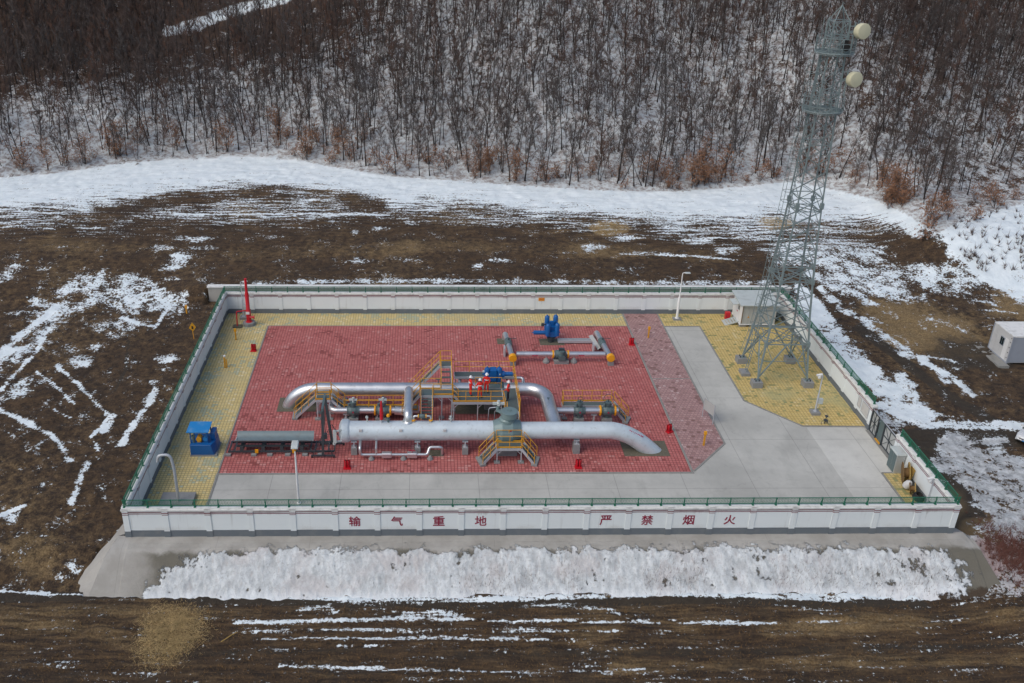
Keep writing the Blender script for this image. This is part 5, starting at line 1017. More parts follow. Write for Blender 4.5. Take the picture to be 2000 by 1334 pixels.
def plat(z_,R_,cx,cy,nm):
    def f(m_):
        m_.ring((cx,cy,z_),R_,.045,28,6); m_.ring((cx,cy,z_),R_*.62,.03,24,5); m_.ring((cx,cy,z_-.12),R_-.03,.03,28,4)
        for i in range(16): a=i*math.pi/8; m_.bar((cx+.7*math.cos(a),cy+.7*math.sin(a),z_-.02),(cx+R_*math.cos(a),cy+R_*math.sin(a),z_-.02),.05)
        n=32
        for i in range(n):
            a=i*2*math.pi/n; b=(i+1)*2*math.pi/n; r0,r1=R_*.62,R_
            m_.add([(cx+r0*math.cos(a),cy+r0*math.sin(a),z_-.05),(cx+r1*math.cos(a),cy+r1*math.sin(a),z_-.05),(cx+r1*math.cos(b),cy+r1*math.sin(b),z_-.05),(cx+r0*math.cos(b),cy+r0*math.sin(b),z_-.05)],[(0,1,2,3)])
    o=part(r,nm,'tower',f)
    def g(m_):
        for h_ in (.4,.75,1.1): m_.ring((cx,cy,z_+h_),R_,.020,28,5)
        for i in range(12): a=i*math.pi/6; m_.bar((cx+R_*math.cos(a),cy+R_*math.sin(a),z_),(cx+R_*math.cos(a),cy+R_*math.sin(a),z_+(1.1 if i%4 else 2.3)),.045)
    part(o,'guard_rail','tower',g)
plat(27.75,1.42,TX+.05,TY,'round_platform'); plat(23.4,1.5,TX-.05,TY,'round_platform')
part(r,'spire','tower',lambda m_:([m_.bar(cp(k,30.0),(TX,TY,31.1),.06) for k in range(4)],m_.bar((TX,TY,31.0),(TX,TY,31.35),.04)))
part(r,'antenna_bracket','tower',lambda m_:(m_.bar((TX+.95,TY-.7,27.8),(TX+.95,TY-.7,30.0),.08),m_.bar((TX+.5,TY-.6,29.2),(TX+1.3,TY-.8,29.3),.07),m_.bar((TX+.5,TY-.6,29.7),(TX+.95,TY-.7,29.7),.06),m_.bar((TX+1.05,TY-.8,24.6),(TX+1.05,TY-.8,26.6),.08),m_.bar((TX+.6,TY-.6,25.7),(TX+1.4,TY-.8,25.8),.07),m_.bar((TX+.6,TY-.6,26.4),(TX+1.05,TY-.8,26.4),.06)))
part(r,'equipment_box','rubber',lambda m_:(m_.cyl((TX+.5,TY-1.0,28.2),(TX+.5,TY-.7,28.2),.26,12),m_.box((TX+.4,TY-.7,28.4),(TX+.7,TY-.5,28.7))))
for z_,x_,lab in ((29.4,1.42,'upper cream drum-shaped dish on the right side of the tower top'),(25.9,1.55,'lower cream drum-shaped dish on the right side of the tower')):
    q=thing('drum_dish',lab,'antenna dish',(TX+x_,TY-1.0,z_),'drum-shaped dishes on the tower'); A=Vector((.30,-1,.05)).normalized(); C=Vector((TX+x_,TY-1.0,z_))
    part(q,'drum_shroud','dish',lambda m_:m_.lathe(C-A*.22,[(.25,-.22),(.50,-.12),(.56,0),(.57,.44),(.54,.46)],28,A),smooth=True); part(q,'radome','dish',lambda m_:m_.lathe(C+A*.245,[(.545,0),(.545,.02),(.3,.05),(.01,.06)],28,A),smooth=True)
    part(q,'mount','tower',lambda m_:(m_.bar(C-A*.4,C-A*.4+Vector((-.6,.1,-.1)),.12),m_.cyl(C-A*.55,C-A*.4,.14,10)))
# ================================================================ people
def skin_mesh(name,J,E,root):
    me=bpy.data.meshes.new(name+'_tmp'); idx={k:i for i,k in enumerate(J)}; me.from_pydata([J[k][0] for k in J],[(idx[a],idx[b]) for a,b in E],[])
    o=bpy.data.objects.new('tmp',me); COL.objects.link(o); o.modifiers.new('s','SKIN'); 
    if not me.skin_vertices: 
        bm=bmesh.new(); bm.from_mesh(me); bm.verts.layers.skin.verify(); bm.to_mesh(me); bm.free()
    for k in J:
        d=me.skin_vertices[0].data[idx[k]]; rr=J[k][1]; d.radius=rr if isinstance(rr,tuple) else (rr,rr); d.use_root=(k==root)
    s_=o.modifiers.new('ss','SUBSURF'); s_.levels=1; s_.render_levels=1
    bpy.context.view_layer.update(); dg=bpy.context.evaluated_depsgraph_get(); out=bpy.data.meshes.new_from_object(o.evaluated_get(dg)); bpy.data.objects.remove(o); return out
def person(x,y,z,face,label,lower='suit',la=(.05,.30),ra=(.05,.30),turn=0,lean=0,h_=1.74,fold=False):
    """standing figure; la, ra = (outward, forward) hand offsets; front is +y in its own space"""
    r=thing('person',label,'person',(x,y,z),'workers on the platform',local=True); r.rotation_euler=(0,0,face); k=h_/1.74
    J={'pel':((0,0,.93),(.15,.11)),'waist':((0,.0+lean*.3,1.08),(.14,.11)),'chest':((0,lean*.6,1.28),(.17,.125)),'neck0':((0,lean*.8,1.45),(.09,.08)),'neck':((0,lean,1.52),.055),'head':((0,lean+.01,1.60),(.075,.085)),'crown':((0,lean+.005,1.69),(.07,.08))}
    E=[('pel','waist'),('waist','chest'),('chest','neck0'),('neck0','neck'),('neck','head'),('head','crown')]
    for s_,nm,(o_,f_) in ((-1,'l',la),(1,'r',ra)):
        J['hip'+nm]=((s_*.10,0,.88),(.105,.11)); J['knee'+nm]=((s_*.12,.02,.49),(.075,.08)); J['ank'+nm]=((s_*.13,-.01,.10),(.055,.06)); J['toe'+nm]=((s_*.15,.15,.05),(.05,.04))
        E+=[('pel','hip'+nm),('hip'+nm,'knee'+nm),('knee'+nm,'ank'+nm),('ank'+nm,'toe'+nm)]
        J['sh'+nm]=((s_*.19,lean*.8,1.41),(.072,.075)); J['el'+nm]=((s_*(.25+o_*.6),lean*.7-.03+f_*.25,1.14),(.052,.055)); J['wr'+nm]=((s_*(.20+o_*.5),lean*.7+f_,1.14-.22+f_*.45),(.036,.040)); J['pa'+nm]=((s_*(.19+o_*.45),lean*.7+f_+.05,1.12-.28+f_*.5),(.036,.022))
        E+=[('chest','sh'+nm),('sh'+nm,'el'+nm),('el'+nm,'wr'+nm),('wr'+nm,'pa'+nm)]
    me=skin_mesh('body',J,E,'pel'); 
    for n_ in ('suit',lower,'skin','boot'): me.materials.append(MT[n_])
    wr=[Vector(J['wrl'][0]),Vector(J['wrr'][0])]; pa=[Vector(J['pal'][0]),Vector(J['par'][0])]
    for p_ in me.polygons:
        c=p_.center; p_.use_smooth=True
        if c.z>1.51: p_.material_index=2
        elif c.z<.15: p_.material_index=3
        elif c.z<.90 and abs(c.x)<.24 and c.y<.2: p_.material_index=1
        for a,b in zip(wr,pa):
            if (c-b).length<(c-a).length and (c-b).length<.08: p_.material_index=2
    bm=bmesh.new(); bm.from_mesh(me)
    for s_,b,a in ((-1,pa[0],wr[0]),(1,pa[1],wr[1])):   # five fingers a hand
        d=(b-a).normalized(); sd=d.cross(Vector((s_,0,.2))).normalized()
        for i,(ln,sp) in enumerate(((.070,-.027),(.080,-.009),(.075,.009),(.060,.026),(.055,.045))):
            q0=b+sd*sp*.8+d*(.0 if i<4 else -.02); mid=q0+d*ln*.55+(sd*.02 if i==4 else Vector((0,0,0))); tip=mid+(d*.6+Vector((-s_*.6,0,-.3))).normalized()*ln*.5
            t_=MB(); t_.tube([q0,mid,tip],[.0095,.009,.006],5); vv=[bm.verts.new(v) for v in t_.v]
            for f in t_.f:
                fc=bm.faces.new([vv[j] for j in f]); fc.material_index=2
    bm.to_mesh(me); bm.free()
    me.transform(Matrix.Scale(k,4)); b_=bpy.data.objects.new('body',me); COL.objects.link(b_); b_.parent=r
    hz_=1.63; hy=lean
    part(b_,'nose','skin',lambda m_:(m_.lathe((0,hy+.085,hz_-.03),[(.018,-.02),(.016,.0),(.008,.02)],6)),smooth=True)
    part(b_,'ear','skin',lambda m_:m_.lathe((-.085,hy,hz_-.03),[(.02,-.03),(.025,0),(.015,.03)],6)); part(b_,'ear','skin',lambda m_:m_.lathe((.085,hy,hz_-.03),[(.02,-.03),(.025,0),(.015,.03)],6))
    part(b_,'eye','rubber',lambda m_:m_.lathe((-.03,hy+.085,hz_-.005),[(.003,-.008),(.010,0),(.003,.008)],6)); part(b_,'eye','rubber',lambda m_:m_.lathe((.03,hy+.085,hz_-.005),[(.003,-.008),(.010,0),(.003,.008)],6))
    part(b_,'mouth','redtext',lambda m_:m_.box((-.022,hy+.080,hz_-.085),(.022,hy+.090,hz_-.078)))
    part(r,'hair','hair',lambda m_:m_.lathe((0,hy-.018,hz_-.05),[(.07,-.03),(.088,.0),(.094,.06),(.09,.09)],14),smooth=True)
    part(r,'helmet','helmet',lambda m_:m_.lathe((0,hy,hz_+.03),[(.135,-.005),(.138,.0),(.118,.012),(.115,.05),(.10,.10),(.07,.135),(.03,.152),(.005,.155)],18),smooth=True)
    part(r,'helmet_peak','helmet',lambda m_:m_.box((-.07,hy+.09,hz_+.025),(.07,hy+.175,hz_+.037)),bevel=.01)
    part(r,'reflective_strip','white',lambda m_:(m_.lathe((0,lean*.6,1.20),[(.176,0),(.176,.035)],14)) )
    return r
person(23.45,15.05,2.08,math.radians(-75),'person in red coveralls standing sideways, nearest the stair end of the platform',la=(.05,.15),ra=(.05,.18))
person(24.18,14.55,2.08,math.radians(15),'person in red coveralls bending slightly at the front railing, back to the camera',la=(.05,.28),ra=(.04,.28),lean=.06)
person(24.75,15.5,2.08,math.radians(165),'person in red coveralls facing the camera, closest to the blue actuator',la=(.05,.25),ra=(.05,.25))
person(26.4,14.25,2.08,math.radians(70),'person in short red jacket and dark trousers, standing apart on the side walkway',lower='navy',la=(.05,.22),ra=(.08,.15))
# ================================================================ outside things
def on(x,y): return gh(x,y)
z0=on(73.5,24.5)-.05
r=thing('site_cabin','white site cabin with a grey long side at the right edge of the photo','cabin',(74.5,24.7,z0))
cz=z0+.12
part(r,'body','board',lambda m_:m_.box((72.0,23.3,cz),(79.0,26.3,cz+2.55))); part(r,'side_panel','sidegrey',lambda m_:m_.box((72.06,23.27,cz+.06),(79.0,23.3,cz+2.5)))
part(r,'roof','coping',lambda m_:(m_.box((71.96,23.24,cz+2.55),(79.05,26.35,cz+2.66)),m_.box((73.6,24.9,cz+2.66),(76.2,24.98,cz+2.72))))
part(r,'corner_post','sidegrey',lambda m_:(m_.box((71.95,23.22,cz-.03),(72.06,23.3,cz+2.6)),m_.box((71.95,26.28,cz-.03),(72.06,26.37,cz+2.6)),m_.box((71.95,23.3,cz-.05),(71.999,26.3,cz+.07))))
w_=part(r,'window','sidegrey',lambda m_:m_.box((71.96,24.35,cz+1.15),(71.999,24.95,cz+1.95))); part(w_,'pane','glass',lambda m_:(m_.box((71.945,24.39,cz+1.2),(71.958,24.63,cz+1.9)),m_.box((71.945,24.67,cz+1.2),(71.958,24.91,cz+1.9))))
part(r,'door','white',lambda m_:m_.box((71.975,23.75,cz+.1),(71.998,24.3,cz+2.05))); part(r,'hinges','dark',lambda m_:[m_.box((71.97,23.45,cz+a),(71.999,23.53,cz+a+.08)) for a in (.4,.9,1.4,1.9,2.3)])
part(r,'doorstep','kerb',lambda m_:m_.box((71.0,22.7,z0-.3),(72.0,26.9,z0+.10)))
def car(x,y,rot):
    z=on(x,y)+.0
    r=thing('parked_car','silver-white car parked on the muddy track, only its front corner in view','car',(x,y,z),local=True); r.rotation_euler=(0,0,rot)
    # body: stations along local -x (nose) .. +x (tail): x, half width, bottom, belt, 
    st=[(-2.15,.60,.42,.62),(-2.08,.74,.30,.72),(-1.75,.84,.22,.84),(-1.1,.88,.20,.94),(-.4,.89,.20,.98),(.8,.89,.20,1.0),(1.6,.87,.22,1.02),(2.0,.80,.28,1.0),(2.12,.70,.40,.85)]
    def bd(m_):
        vs=[];n=10
        for X_,hw,b,t_ in st:
            for (a,c) in ((-1,.18),(-.98,.5),(-.97,.75),(-.9,.93),(-.7,1),(.7,1),(.9,.93),(.97,.75),(.98,.5),(1,.18)): vs.append((X_,a*hw,b+(t_-b)*((c-.18)/.82)))
        fs=[]
        for i in range(len(st)-1):
            for j in range(n): fs.append((i*n+j,i*n+(j+1)%n,(i+1)*n+(j+1)%n,(i+1)*n+j))
        fs.append(tuple(range(n))[::-1]); fs.append(tuple((len(st)-1)*n+j for j in range(n))); m_.add(vs,fs)
    b_=part(r,'body','carpaint',bd,smooth=True)
    def cabn(m_):
        lo=[(-1.15,-.80,.92),(1.75,-.80,1.0),(1.75,.80,1.0),(-1.15,.80,.92)]; hi=[(-.35,-.62,1.44),(1.25,-.62,1.46),(1.25,.62,1.46),(-.35,.62,1.44)]; m_.add(lo+hi,[(0,1,5,4),(1,2,6,5),(2,3,7,6),(3,0,4,7)])
    part(r,'windows','glass',cabn); part(r,'roof','carpaint',lambda m_:m_.add([(-.42,-.65,1.43),(1.32,-.65,1.45),(1.32,.65,1.45),(-.42,.65,1.43),(-.25,-.55,1.50),(1.15,-.55,1.52),(1.15,.55,1.52),(-.25,.55,1.50)],[(0,3,2,1),(4,5,6,7),(0,1,5,4),(1,2,6,5),(2,3,7,6),(3,0,4,7)]),bevel=.02)
    part(r,'pillars','carpaint',lambda m_:[m_.bar((a,s_*.80,.97),(c,s_*.63,1.46),.07) for s_ in (-1,1) for a,c in ((-1.13,-.37),(.35,.38),(1.72,1.25))])
    for X_ in (-1.35,1.3):
        for s_ in (-1,1):
            w_=part(r,'wheel','rubber',lambda m_:m_.lathe((X_,s_*.80,.32),[(.20,-.10),(.31,-.10),(.33,-.06),(.33,.06),(.31,.10),(.20,.10)],20,(0,s_,0)),smooth=True); part(w_,'rim','galv',lambda m_:m_.lathe((X_,s_*.80,.32),[(.19,.0),(.20,.09),(.12,.07),(.05,.10)],12,(0,s_,0)))
    for s_ in (-1,1): part(r,'headlight','board',lambda m_:m_.add([(-2.10,s_*.55,.58),(-1.80,s_*.80,.62),(-1.74,s_*.80,.78),(-2.05,s_*.55,.72),(-2.0,s_*.5,.58),(-1.7,s_*.75,.62),(-1.7,s_*.75,.78),(-1.95,s_*.5,.72)],[(0,1,2,3),(3,2,1,0),(0,4,5,1),(3,2,6,7)]))
    part(r,'grille','rubber',lambda m_:(m_.box((-2.165,-.45,.50),(-2.10,.45,.58)),m_.box((-2.14,-.6,.30),(-2.05,.6,.40)))); part(r,'bumper','carpaint',lambda m_:m_.box((-2.20,-.66,.40),(-2.08,.66,.50)),bevel=.03)
    part(r,'number_plate','bluetop',lambda m_:m_.box((-2.215,-.2,.42),(-2.202,.2,.5)))
    for s_ in (-1,1): part(r,'mirror','carpaint',lambda m_:m_.box((-.85,min(s_*.86,s_*1.05),.92),(-.70,max(s_*.86,s_*1.05),1.05)),bevel=.02)
car(68.2,11.8,math.radians(35))
x,y=8.0,-7.0; z=on(x,y); r=thing('fallen_branch','pale bare branch lying on the dark soil right of the straw patch','branch',(x,y,z)); part(r,'stick','woodlight',lambda m_:m_.tube([(x-.5,y-.5,z+.05),(x,y,z+.08),(x+.5,y+.4,z+.1),(x+.75,y+.9,z+.06)],[.04,.035,.03,.015],5))
# ================================================================ bare trees
class TB:
    """fast triangle store for trees"""
    def __init__(s): s.v=[]; s.f=[]
    def seg(s,a,b,ra,rb,n=3):
        d=b-a; L=np.linalg.norm(d)+1e-9; d=d/L; u=np.cross(d,[0,0,1.0] if abs(d[2])<.9 else [1.0,0,0]); u/=np.linalg.norm(u)+1e-9; w_=np.cross(d,u); o=len(s.v)
        for c,r_ in ((a,ra),(b,rb)):
            for k in range(n):
                t_=2*math.pi*k/n; s.v.append(c+(u*math.cos(t_)+w_*math.sin(t_))*r_)
        for k in range(n):
            k2=(k+1)%n; s.f.append((o+k,o+k2,o+n+k2)); s.f.append((o+k,o+n+k2,o+n+k))
    def spike(s,a,b,ra):
        d=b-a; d=d/(np.linalg.norm(d)+1e-9); u=np.cross(d,[0.3,0.2,1.0]); u/=np.linalg.norm(u)+1e-9; w_=np.cross(d,u); o=len(s.v)
        for k in range(3):
            t_=2.094*k; s.v.append(a+(u*math.cos(t_)+w_*math.sin(t_))*ra)
        s.v.append(b); s.f+= [(o,o+1,o+3),(o+1,o+2,o+3),(o+2,o,o+3)]
    def leaf(s,c,sz,rg):
        a=rg.normal(size=3)*sz; b=rg.normal(size=3)*sz; o=len(s.v); s.v+= [c,c+a,c+a+b,c+b]; s.f+=[(o,o+1,o+2),(o,o+2,o+3)]
def make_tree(seed,H,ntw,stems=1,spread=.35,twr=.016,crown_lo=.35,detail=1.0):
    rg=np.random.default_rng(seed); T=TB(); C=TB()
    for st_ in range(stems):
        lean=rg.normal(size=2)*(.05 if stems==1 else .20); p=np.array([rg.normal()*.1*(stems>1),rg.normal()*.1*(stems>1),-.3]); r0=H*.0092*(.8+.4*rg.random())/(1 if stems==1 else 1.25); nseg=8; path=[p]; Hs=H*(1 if stems==1 else .75+.25*rg.random())
        for i in range(nseg):
            lean=lean*.92+rg.normal(size=2)*.045; p=p+np.array([lean[0],lean[1],1.0])*((Hs+.3)/nseg)*np.array([1,1,.97]); path.append(p)
        rad=[r0*(1-.88*(i/nseg)**.9) for i in range(nseg+1)]; rad[0]*=1.35
        for i in range(nseg): T.seg(path[i],path[i+1],rad[i],rad[i+1],5 if i<4 else 4)
        nb=int((15 if stems==1 else 9)*detail)
        for b in range(nb):
            t_=crown_lo+(.97-crown_lo)*((b+rg.random())/nb); k=min(int(t_*nseg),nseg-1); q=path[k]+(path[k+1]-path[k])*(t_*nseg-k); az=rg.random()*6.283; L=Hs*spread*(1.15-t_)*(.6+.6*rg.random())+.5
            up=.75+.6*rg.random(); d=np.array([math.cos(az),math.sin(az),up]); d/=np.linalg.norm(d); rb=max(.018,rad[k]*.45); q1=q+d*L*.5+rg.normal(size=3)*.06*L; d2=d+np.array([0,0,.25])+rg.normal(size=3)*.12; d2/=np.linalg.norm(d2); q2=q1+d2*L*.5
            tgt=T if b%2==0 else C; C.seg(q,q1,rb,rb*.6); C.seg(q1,q2,rb*.6,.010)
            nt_=int(ntw/nb/stems)
            for j in range(nt_):
                u_=.25+.75*rg.random(); c=q+(q1-q)*(u_*2) if u_<.5 else q1+(q2-q1)*(u_*2-1); dd=d2*.6+rg.normal(size=3)*.45+np.array([0,0,.45]); dd/=np.linalg.norm(dd); l2=(.35+.8*rg.random())*(.5+.6*(1.1-t_))*H*.09+.15
                C.spike(c,c+dd*l2,twr)
                if rg.random()<.6: m_=c+dd*l2*.45; dd2=dd+rg.normal(size=3)*.5; dd2/=np.linalg.norm(dd2); C.spike(m_,m_+dd2*l2*.6,twr*.75)
    return np.array(T.v,np.float32),np.array(T.f,np.int32),np.array(C.v,np.float32),np.array(C.f,np.int32)
def tri_mesh(name,v,f,mat,mids=None,mats=None):
    me=bpy.data.meshes.new(name); me.vertices.add(len(v)); me.vertices.foreach_set('co',v.astype(np.float32).ravel()); me.loops.add(f.size); me.loops.foreach_set('vertex_index',f.ravel().astype(np.int32)); me.polygons.add(len(f)); me.polygons.foreach_set('loop_start',np.arange(0,f.size,3,dtype=np.int32))
    for m_ in (mats or [mat]): me.materials.append(MT[m_])
    if mids is not None: me.polygons.foreach_set('material_index',mids.astype(np.int32))
    me.update(); return me
KINDS=[]
for sd_,H_,st_,sp_,tn in [(1,9.5,1,.17,'twiggrey'),(2,8.2,1,.20,'twiggrey'),(3,10.5,1,.15,'twig'),(4,6.8,1,.20,'twiggrey'),(5,8.0,3,.24,'twig'),(6,11.0,1,.19,'twiggrey'),(7,6.0,2,.24,'twigred'),(8,9.0,2,.20,'twig'),(9,5.0,1,.20,'twig'),(10,8.8,1,.14,'twiggrey')]:
    tv,tf,cv,cf=make_tree(100+sd_,H_,380,st_,sp_,.014,.30); KINDS.append((H_,tri_mesh('trunk',tv,tf,'bark'),tri_mesh('crown',cv,cf,tn),st_))
LOW=[make_tree(300+i,[9.5,8,10.5,7,11,8.5][i],200,[1,1,1,2,1,2][i],[.18,.22,.16,.22,.19,.22][i],.024,.25,.8) for i in range(6)]
rg=np.random.default_rng(5)
# candidate spots on a jittered grid over the hill
gx,gy=np.meshgrid(np.arange(-62,132,1.43),np.arange(36,150,1.43)); gx=(gx+rg.uniform(-.7,.7,gx.shape)).ravel(); gy=(gy+rg.uniform(-.7,.7,gy.shape)).ravel()
yt=np.interp(gx,TLX,TLY); gz=fine_h(gx,gy); dgt=gy-yt
u_,v_=proj(gx,gy,gz)
den=.46+.30*sstep(0,30,dgt)+.30*sstep(600,0,u_)*sstep(10,30,dgt)+.30*sstep(1500,1900,u_)*sstep(8,25,dgt)
keep=(dgt>.3)&(rg.random(gx.shape)<den*(.55+.9*fbm(gx*.12,gy*.12,3,19)))
# the snowy shoulder at right stays open, and so does the track at the top left
sh=(u_>1845)&(v_>388+ (u_-1845)*.0); keep&=~sh
rv=v_-(52-(u_-360)*.30); road=(u_>320)&(u_<620)&(((rv>-14)&(rv<12))|((rv>=12)&(rv<60)&(rg.random(gx.shape)<.72))); keep&=~road
uu2,vv2=proj(gx,gy,gz+10); keep&=(u_>-160)&(u_<2160)&(vv2<1400)&(v_>-260)
tx,ty,tz,tu,tvv,td=gx[keep],gy[keep],gz[keep],u_[keep],v_[keep],dgt[keep]
dist=np.sqrt((tx-CPOS[0])**2+(ty-CPOS[1])**2+(tz-40)**2)+np.where((tu<0)|(tu>2000),60,0); od=np.argsort(dist); nI=296
HN={1:'slim single-stemmed',2:'forked two-stemmed',3:'bushy three-stemmed'}
def where_(u,v):
    t_=np.interp(u,[p[0] for p in TLP],[p[1] for p in TLP])-v
    a='at the wood edge' if t_<22 else ('just inside the wood' if t_<55 else 'deep in the wood')
    names=['far left of photo','above the left field','above the left snow patch','above the red vent stack','above the left rear wall','above the middle rear wall','above the rear actuator','left of the tower','behind the tower','right of the tower','far right of photo']
    k=int(np.clip(np.searchsorted([90,300,470,680,900,1120,1320,1480,1640,1850],u),0,10)); return a+', '+names[k]
for n_,i in enumerate(od[:nI]):
    k=int(rg.integers(0,len(KINDS))); H_,tm,cm,st_=KINDS[k]; sc=float(rg.uniform(.6,1.08))
    e=bpy.data.objects.new('bare_tree',None); COL.objects.link(e); e.location=(tx[i],ty[i],tz[i]); e.rotation_euler=(float(rg.normal()*.05),float(rg.normal()*.06),float(rg.random()*6.28)); e.scale=(sc,sc,sc); e.empty_display_size=.3
    tag(e,('tall ' if sc*H_>9.5 else 'short ' if sc*H_<6.5 else '')+HN[st_]+' bare tree '+where_(tu[i],tvv[i]),'tree','bare trees along the edge of the wood')
    for nm,mm in (('trunk',tm),('crown',cm)): o=bpy.data.objects.new(nm,mm); COL.objects.link(o); o.parent=e
rest=od[nI:]; print('trees individually',min(nI,len(od)),'in the wood',len(rest))
VV=[];FF=[];MM=[];off=0
for i in rest:
    k=int(rg.integers(0,6)); tv,tf,cv,cf=LOW[k]; sc=rg.uniform(.55,1.05); a=rg.random()*6.28; c,s_=math.cos(a),math.sin(a); lx,ly=rg.normal()*.06,rg.normal()*.06
    Rm=np.array([[c,-s_,lx],[s_,c,ly],[0,0,1]])*sc; P_=np.array([tx[i],ty[i],tz[i]])
    for v,f,mi in ((tv,tf,0),(cv,cf,int(rg.choice([1,2,3],p=[.55,.25,.20])))): VV.append((v@Rm.T+P_).astype(np.float32)); FF.append(f+off); MM.append(np.full(len(f),mi)); off+=len(v)
o=bpy.data.objects.new('wood',tri_mesh('wood',np.concatenate(VV),np.concatenate(FF),None,np.concatenate(MM),['bark','twig','twiggrey','twigred'])); COL.objects.link(o)
tag(o,'dense bare winter wood covering the hillside behind the nearest trees','wood',None,'stuff'); del VV,FF,MM
# ---- rust-leaved oak saplings along the edge
def make_sapling(seed,H,nl,sz=.075):
    rg_=np.random.default_rng(seed); T=TB(); L=TB()
    for s_ in range(int(rg_.integers(2,5))):
        p=np.array([rg_.normal()*.12,rg_.normal()*.12,-.2]); d=np.array([rg_.normal()*.25,rg_.normal()*.25,1.0]); path=[p]
        for i in range(4): d=d+rg_.normal(size=3)*np.array([.1,.1,0]); p=p+d*(H+.2)/4.4; path.append(p)
        for i in range(4): T.seg(path[i],path[i+1],.04*(1-i*.22),.04*(1-(i+1)*.22))
        for b in range(9):
            t_=.15+.85*rg_.random(); k=min(int(t_*4),3); q=path[k]+(path[k+1]-path[k])*(t_*4-k); az=rg_.random()*6.28; dd=np.array([math.cos(az),math.sin(az),.5+.4*rg_.random()]); l_=H*.32*(1.15-t_*.6)*(.5+.7*rg_.random()); T.spike(q,q+dd*l_,.014)
            for j in range(int(nl/30)): L.leaf(q+dd*l_*(.2+.85*rg_.random())+rg_.normal(size=3)*.24,sz,rg_)
    return np.array(T.v,np.float32),np.array(T.f),np.array(L.v,np.float32),np.array(L.f)
SAP=[]
for i,(H_,nl) in enumerate([(3.4,330),(2.4,240),(4.2,360),(1.6,200),(2.9,170)]):
    tv,tf,lv_,lf=make_sapling(50+i,H_,nl); SAP.append((tri_mesh('stem',tv,tf,'bark'),tri_mesh('foliage',lv_,lf,'leaf')))
def place_sap(x,y,k,sc,label,grp='rust-leaved saplings at the edge of the wood'):
    e=bpy.data.objects.new('leafy_sapling',None); COL.objects.link(e); e.location=(x,y,gh(x,y)); e.rotation_euler=(0,0,random.random()*6.28); e.scale=(sc,sc,sc); tag(e,label,'shrub',grp)
    for nm,mm in zip(('stem','foliage'),SAP[k]): o=bpy.data.objects.new(nm,mm); COL.objects.link(o); o.parent=e
sp=[]
for c,sg,n in ((60,50,5),(170,40,5),(265,22,6),(420,30,3),(590,30,12),(690,25,6),(895,40,12),(1000,30,5),(1060,40,8),(1210,40,8),(1320,40,12),(1400,30,7),(1480,25,5),(1560,30,4),(1640,30,6),(1745,25,16),(1880,35,5),(1950,35,5),(800,40,4)):
    for i in range(int(n*1.35)): sp.append((rg.normal()*sg*1.1+c,abs(rg.normal())*26))
for i,(u,dv) in enumerate(sp):
    vb=float(np.interp(u,[p[0] for p in TLP],[p[1] for p in TLP])); q=inter(u,vb-dv-2,ground_h,6)
    k=int(rg.integers(0,5)); place_sap(float(q[0]),float(q[1]),k,float(rg.uniform(.5,1.1)),'rust-brown leafy sapling '+where_(u,vb-dv))
for u,v,k,sc in ((1728,392,0,.8),(1742,400,1,.9),(1750,378,2,.6),(1735,408,1,.8),(1815,430,2,.8),(1812,445,1,1.2),(1800,470,1,1.0),(1885,440,4,.8),(1905,430,3,1)):
    q=inter(u,v,ground_h,5); place_sap(float(q[0]),float(q[1]),k,sc,'dense orange-brown sapling right of the lattice tower, below the wood')
# ---- small weeds on the snowy shoulder (low clumps)
tb=TB(); r2=np.random.default_rng(8)
for i in range(130):
    u=r2.uniform(1850,2010); v=r2.uniform(395,530)
    if v>400+ (u-1850)*1.3+60: continue
    q=inter(u,v,ground_h,5); c=np.array([q[0],q[1],gh(q[0],q[1])])
    for j in range(9): d=r2.normal(size=3)*.25+np.array([0,0,.45]); tb.spike(c,c+d,.025)
o=bpy.data.objects.new('weeds',tri_mesh('weeds',np.array(tb.v),np.array(tb.f),'twig')); COL.objects.link(o); tag(o,'small dark dead weeds poking through the snow on the right slope','weeds',None,'stuff')
# ---- brush at trunk feet and dry undergrowth on the hill
tb=TB()
for i in range(2600):
    k=r2.integers(0,len(tx)); x=tx[k]+r2.normal()*1.6; y=ty[k]+r2.normal()*1.6
    if y<np.interp(x,TLX,TLY): continue
    if td[k]>45 and r2.random()<.6: continue
    c=np.array([x,y,gh(x,y)])
    for j in range(7): d=r2.normal(size=3)*.38+np.array([0,0,.5+.6*r2.random()]); tb.spike(c,c+d,.022)
o=bpy.data.objects.new('undergrowth',tri_mesh('undergrowth',np.array(tb.v),np.array(tb.f),'twig')); COL.objects.link(o); tag(o,'dead brush and undergrowth on the snowy forest floor','undergrowth',None,'stuff')
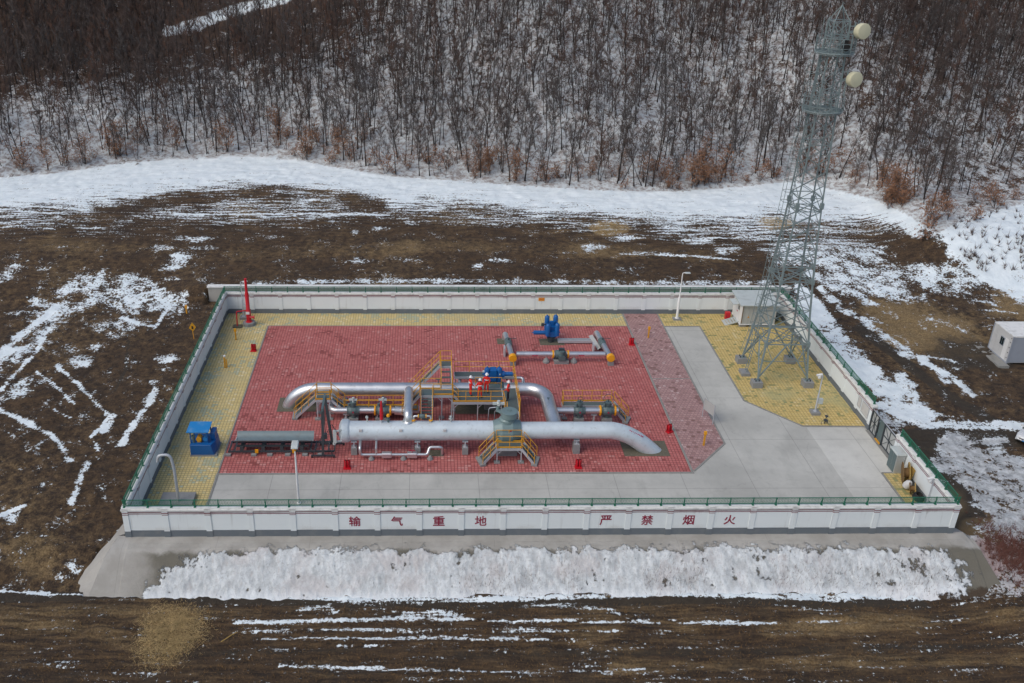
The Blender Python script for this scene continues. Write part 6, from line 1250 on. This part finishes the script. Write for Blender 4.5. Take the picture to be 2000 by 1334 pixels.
# ---- straw pile in the front field and straw patches behind
tb=TB()
for (cx,cy,rx,ry,n) in ((4.3,-6.75,1.95,2.3,9000),*[(float(q_[0]),float(q_[1]),1.9,1.7,1500) for q_ in (inter(1192,446,ground_h),inter(1520,436,ground_h))]):
    for i in range(n):
        a=r2.uniform(0,6.283); q=r2.uniform(0,1)**.5*(1+.28*math.sin(3*a+1)*.5+.2*r2.normal()); x=cx+rx*q*math.cos(a); y=cy+ry*q*math.sin(a)
        c=np.array([x,y,gh(x,y)+.10*max(0,1-q)*r2.random()]); d=r2.normal(size=3)*np.array([.13,.13,.05]); tb.spike(c-d*.5,c+d,.013)
MT['straw']=paint('dry_straw',(.58,.43,.21),.9,var=.3,dirt=(.38,.27,.12),dirt_amt=.5,scale=1.2,bmp=0)
o=bpy.data.objects.new('straw',tri_mesh('straw',np.array(tb.v),np.array(tb.f),'straw')); COL.objects.link(o); tag(o,'loose tan straw lying in round patches on the fields',"straw",None,'stuff')
tb=TB()
for i in range(2600):
    x=r2.uniform(6,55); s_=np.clip(.72+.14*r2.normal(),.45,1.0)
    if fbm(np.array([x*.25]),np.array([3.0]),3,44)[0]<.47: continue
    yy,zz=emb_prof(np.array([s_])); c=np.array([x,yy[0],zz[0]+.05+max(0,(x-50)/7)*(s_-.25)*1.1])
    d=r2.normal(size=3)*.07+np.array([0,-.05,.22+.2*r2.random()]); tb.spike(c,c+d,.010)
o=bpy.data.objects.new('dead_grass',tri_mesh('dead_grass',np.array(tb.v),np.array(tb.f),'twigred')); COL.objects.link(o); tag(o,'thin dead grass stems sticking out of the snow on the front embankment','grass',None,'stuff')
tb=TB()
for i in range(700):
    x=59.0+1.1*r2.normal(); y=-1.6+1.3*r2.normal()
    if x<57.2: continue
    c=np.array([x,y,gh(x,y)])
    for j in range(6): d=r2.normal(size=3)*.20+np.array([0,0,.35]); tb.spike(c,c+d,.014)
MT['brush']=paint('reddish_brown_brush',(.16,.07,.055),.95,var=.3,dirt=(.2,.11,.08),dirt_amt=.5,scale=.6,bmp=0)
o=bpy.data.objects.new('brush',tri_mesh('brush',np.array(tb.v),np.array(tb.f),'brush')); COL.objects.link(o); tag(o,'low reddish-brown brush in the snow beyond the front right corner of the wall','brush',None,'stuff')
# ---- clods and stubble in the near fields
tb=TB()
for i in range(9000):
    x=r2.uniform(-9,68); y=r2.uniform(-12.5,-4.6)
    c=np.array([x,y,gh(x,y)-.02]); 
    for j in range(2): d=r2.normal(size=3)*.10+np.array([0,0,.05]); tb.spike(c,c+d,.02)
o=bpy.data.objects.new('stubble',tri_mesh('stubble',np.array(tb.v),np.array(tb.f),'woodstub' if 'woodstub' in MT else 'wood')); COL.objects.link(o); tag(o,'dry straw stubble scattered over the field in the foreground','stubble',None,'stuff')
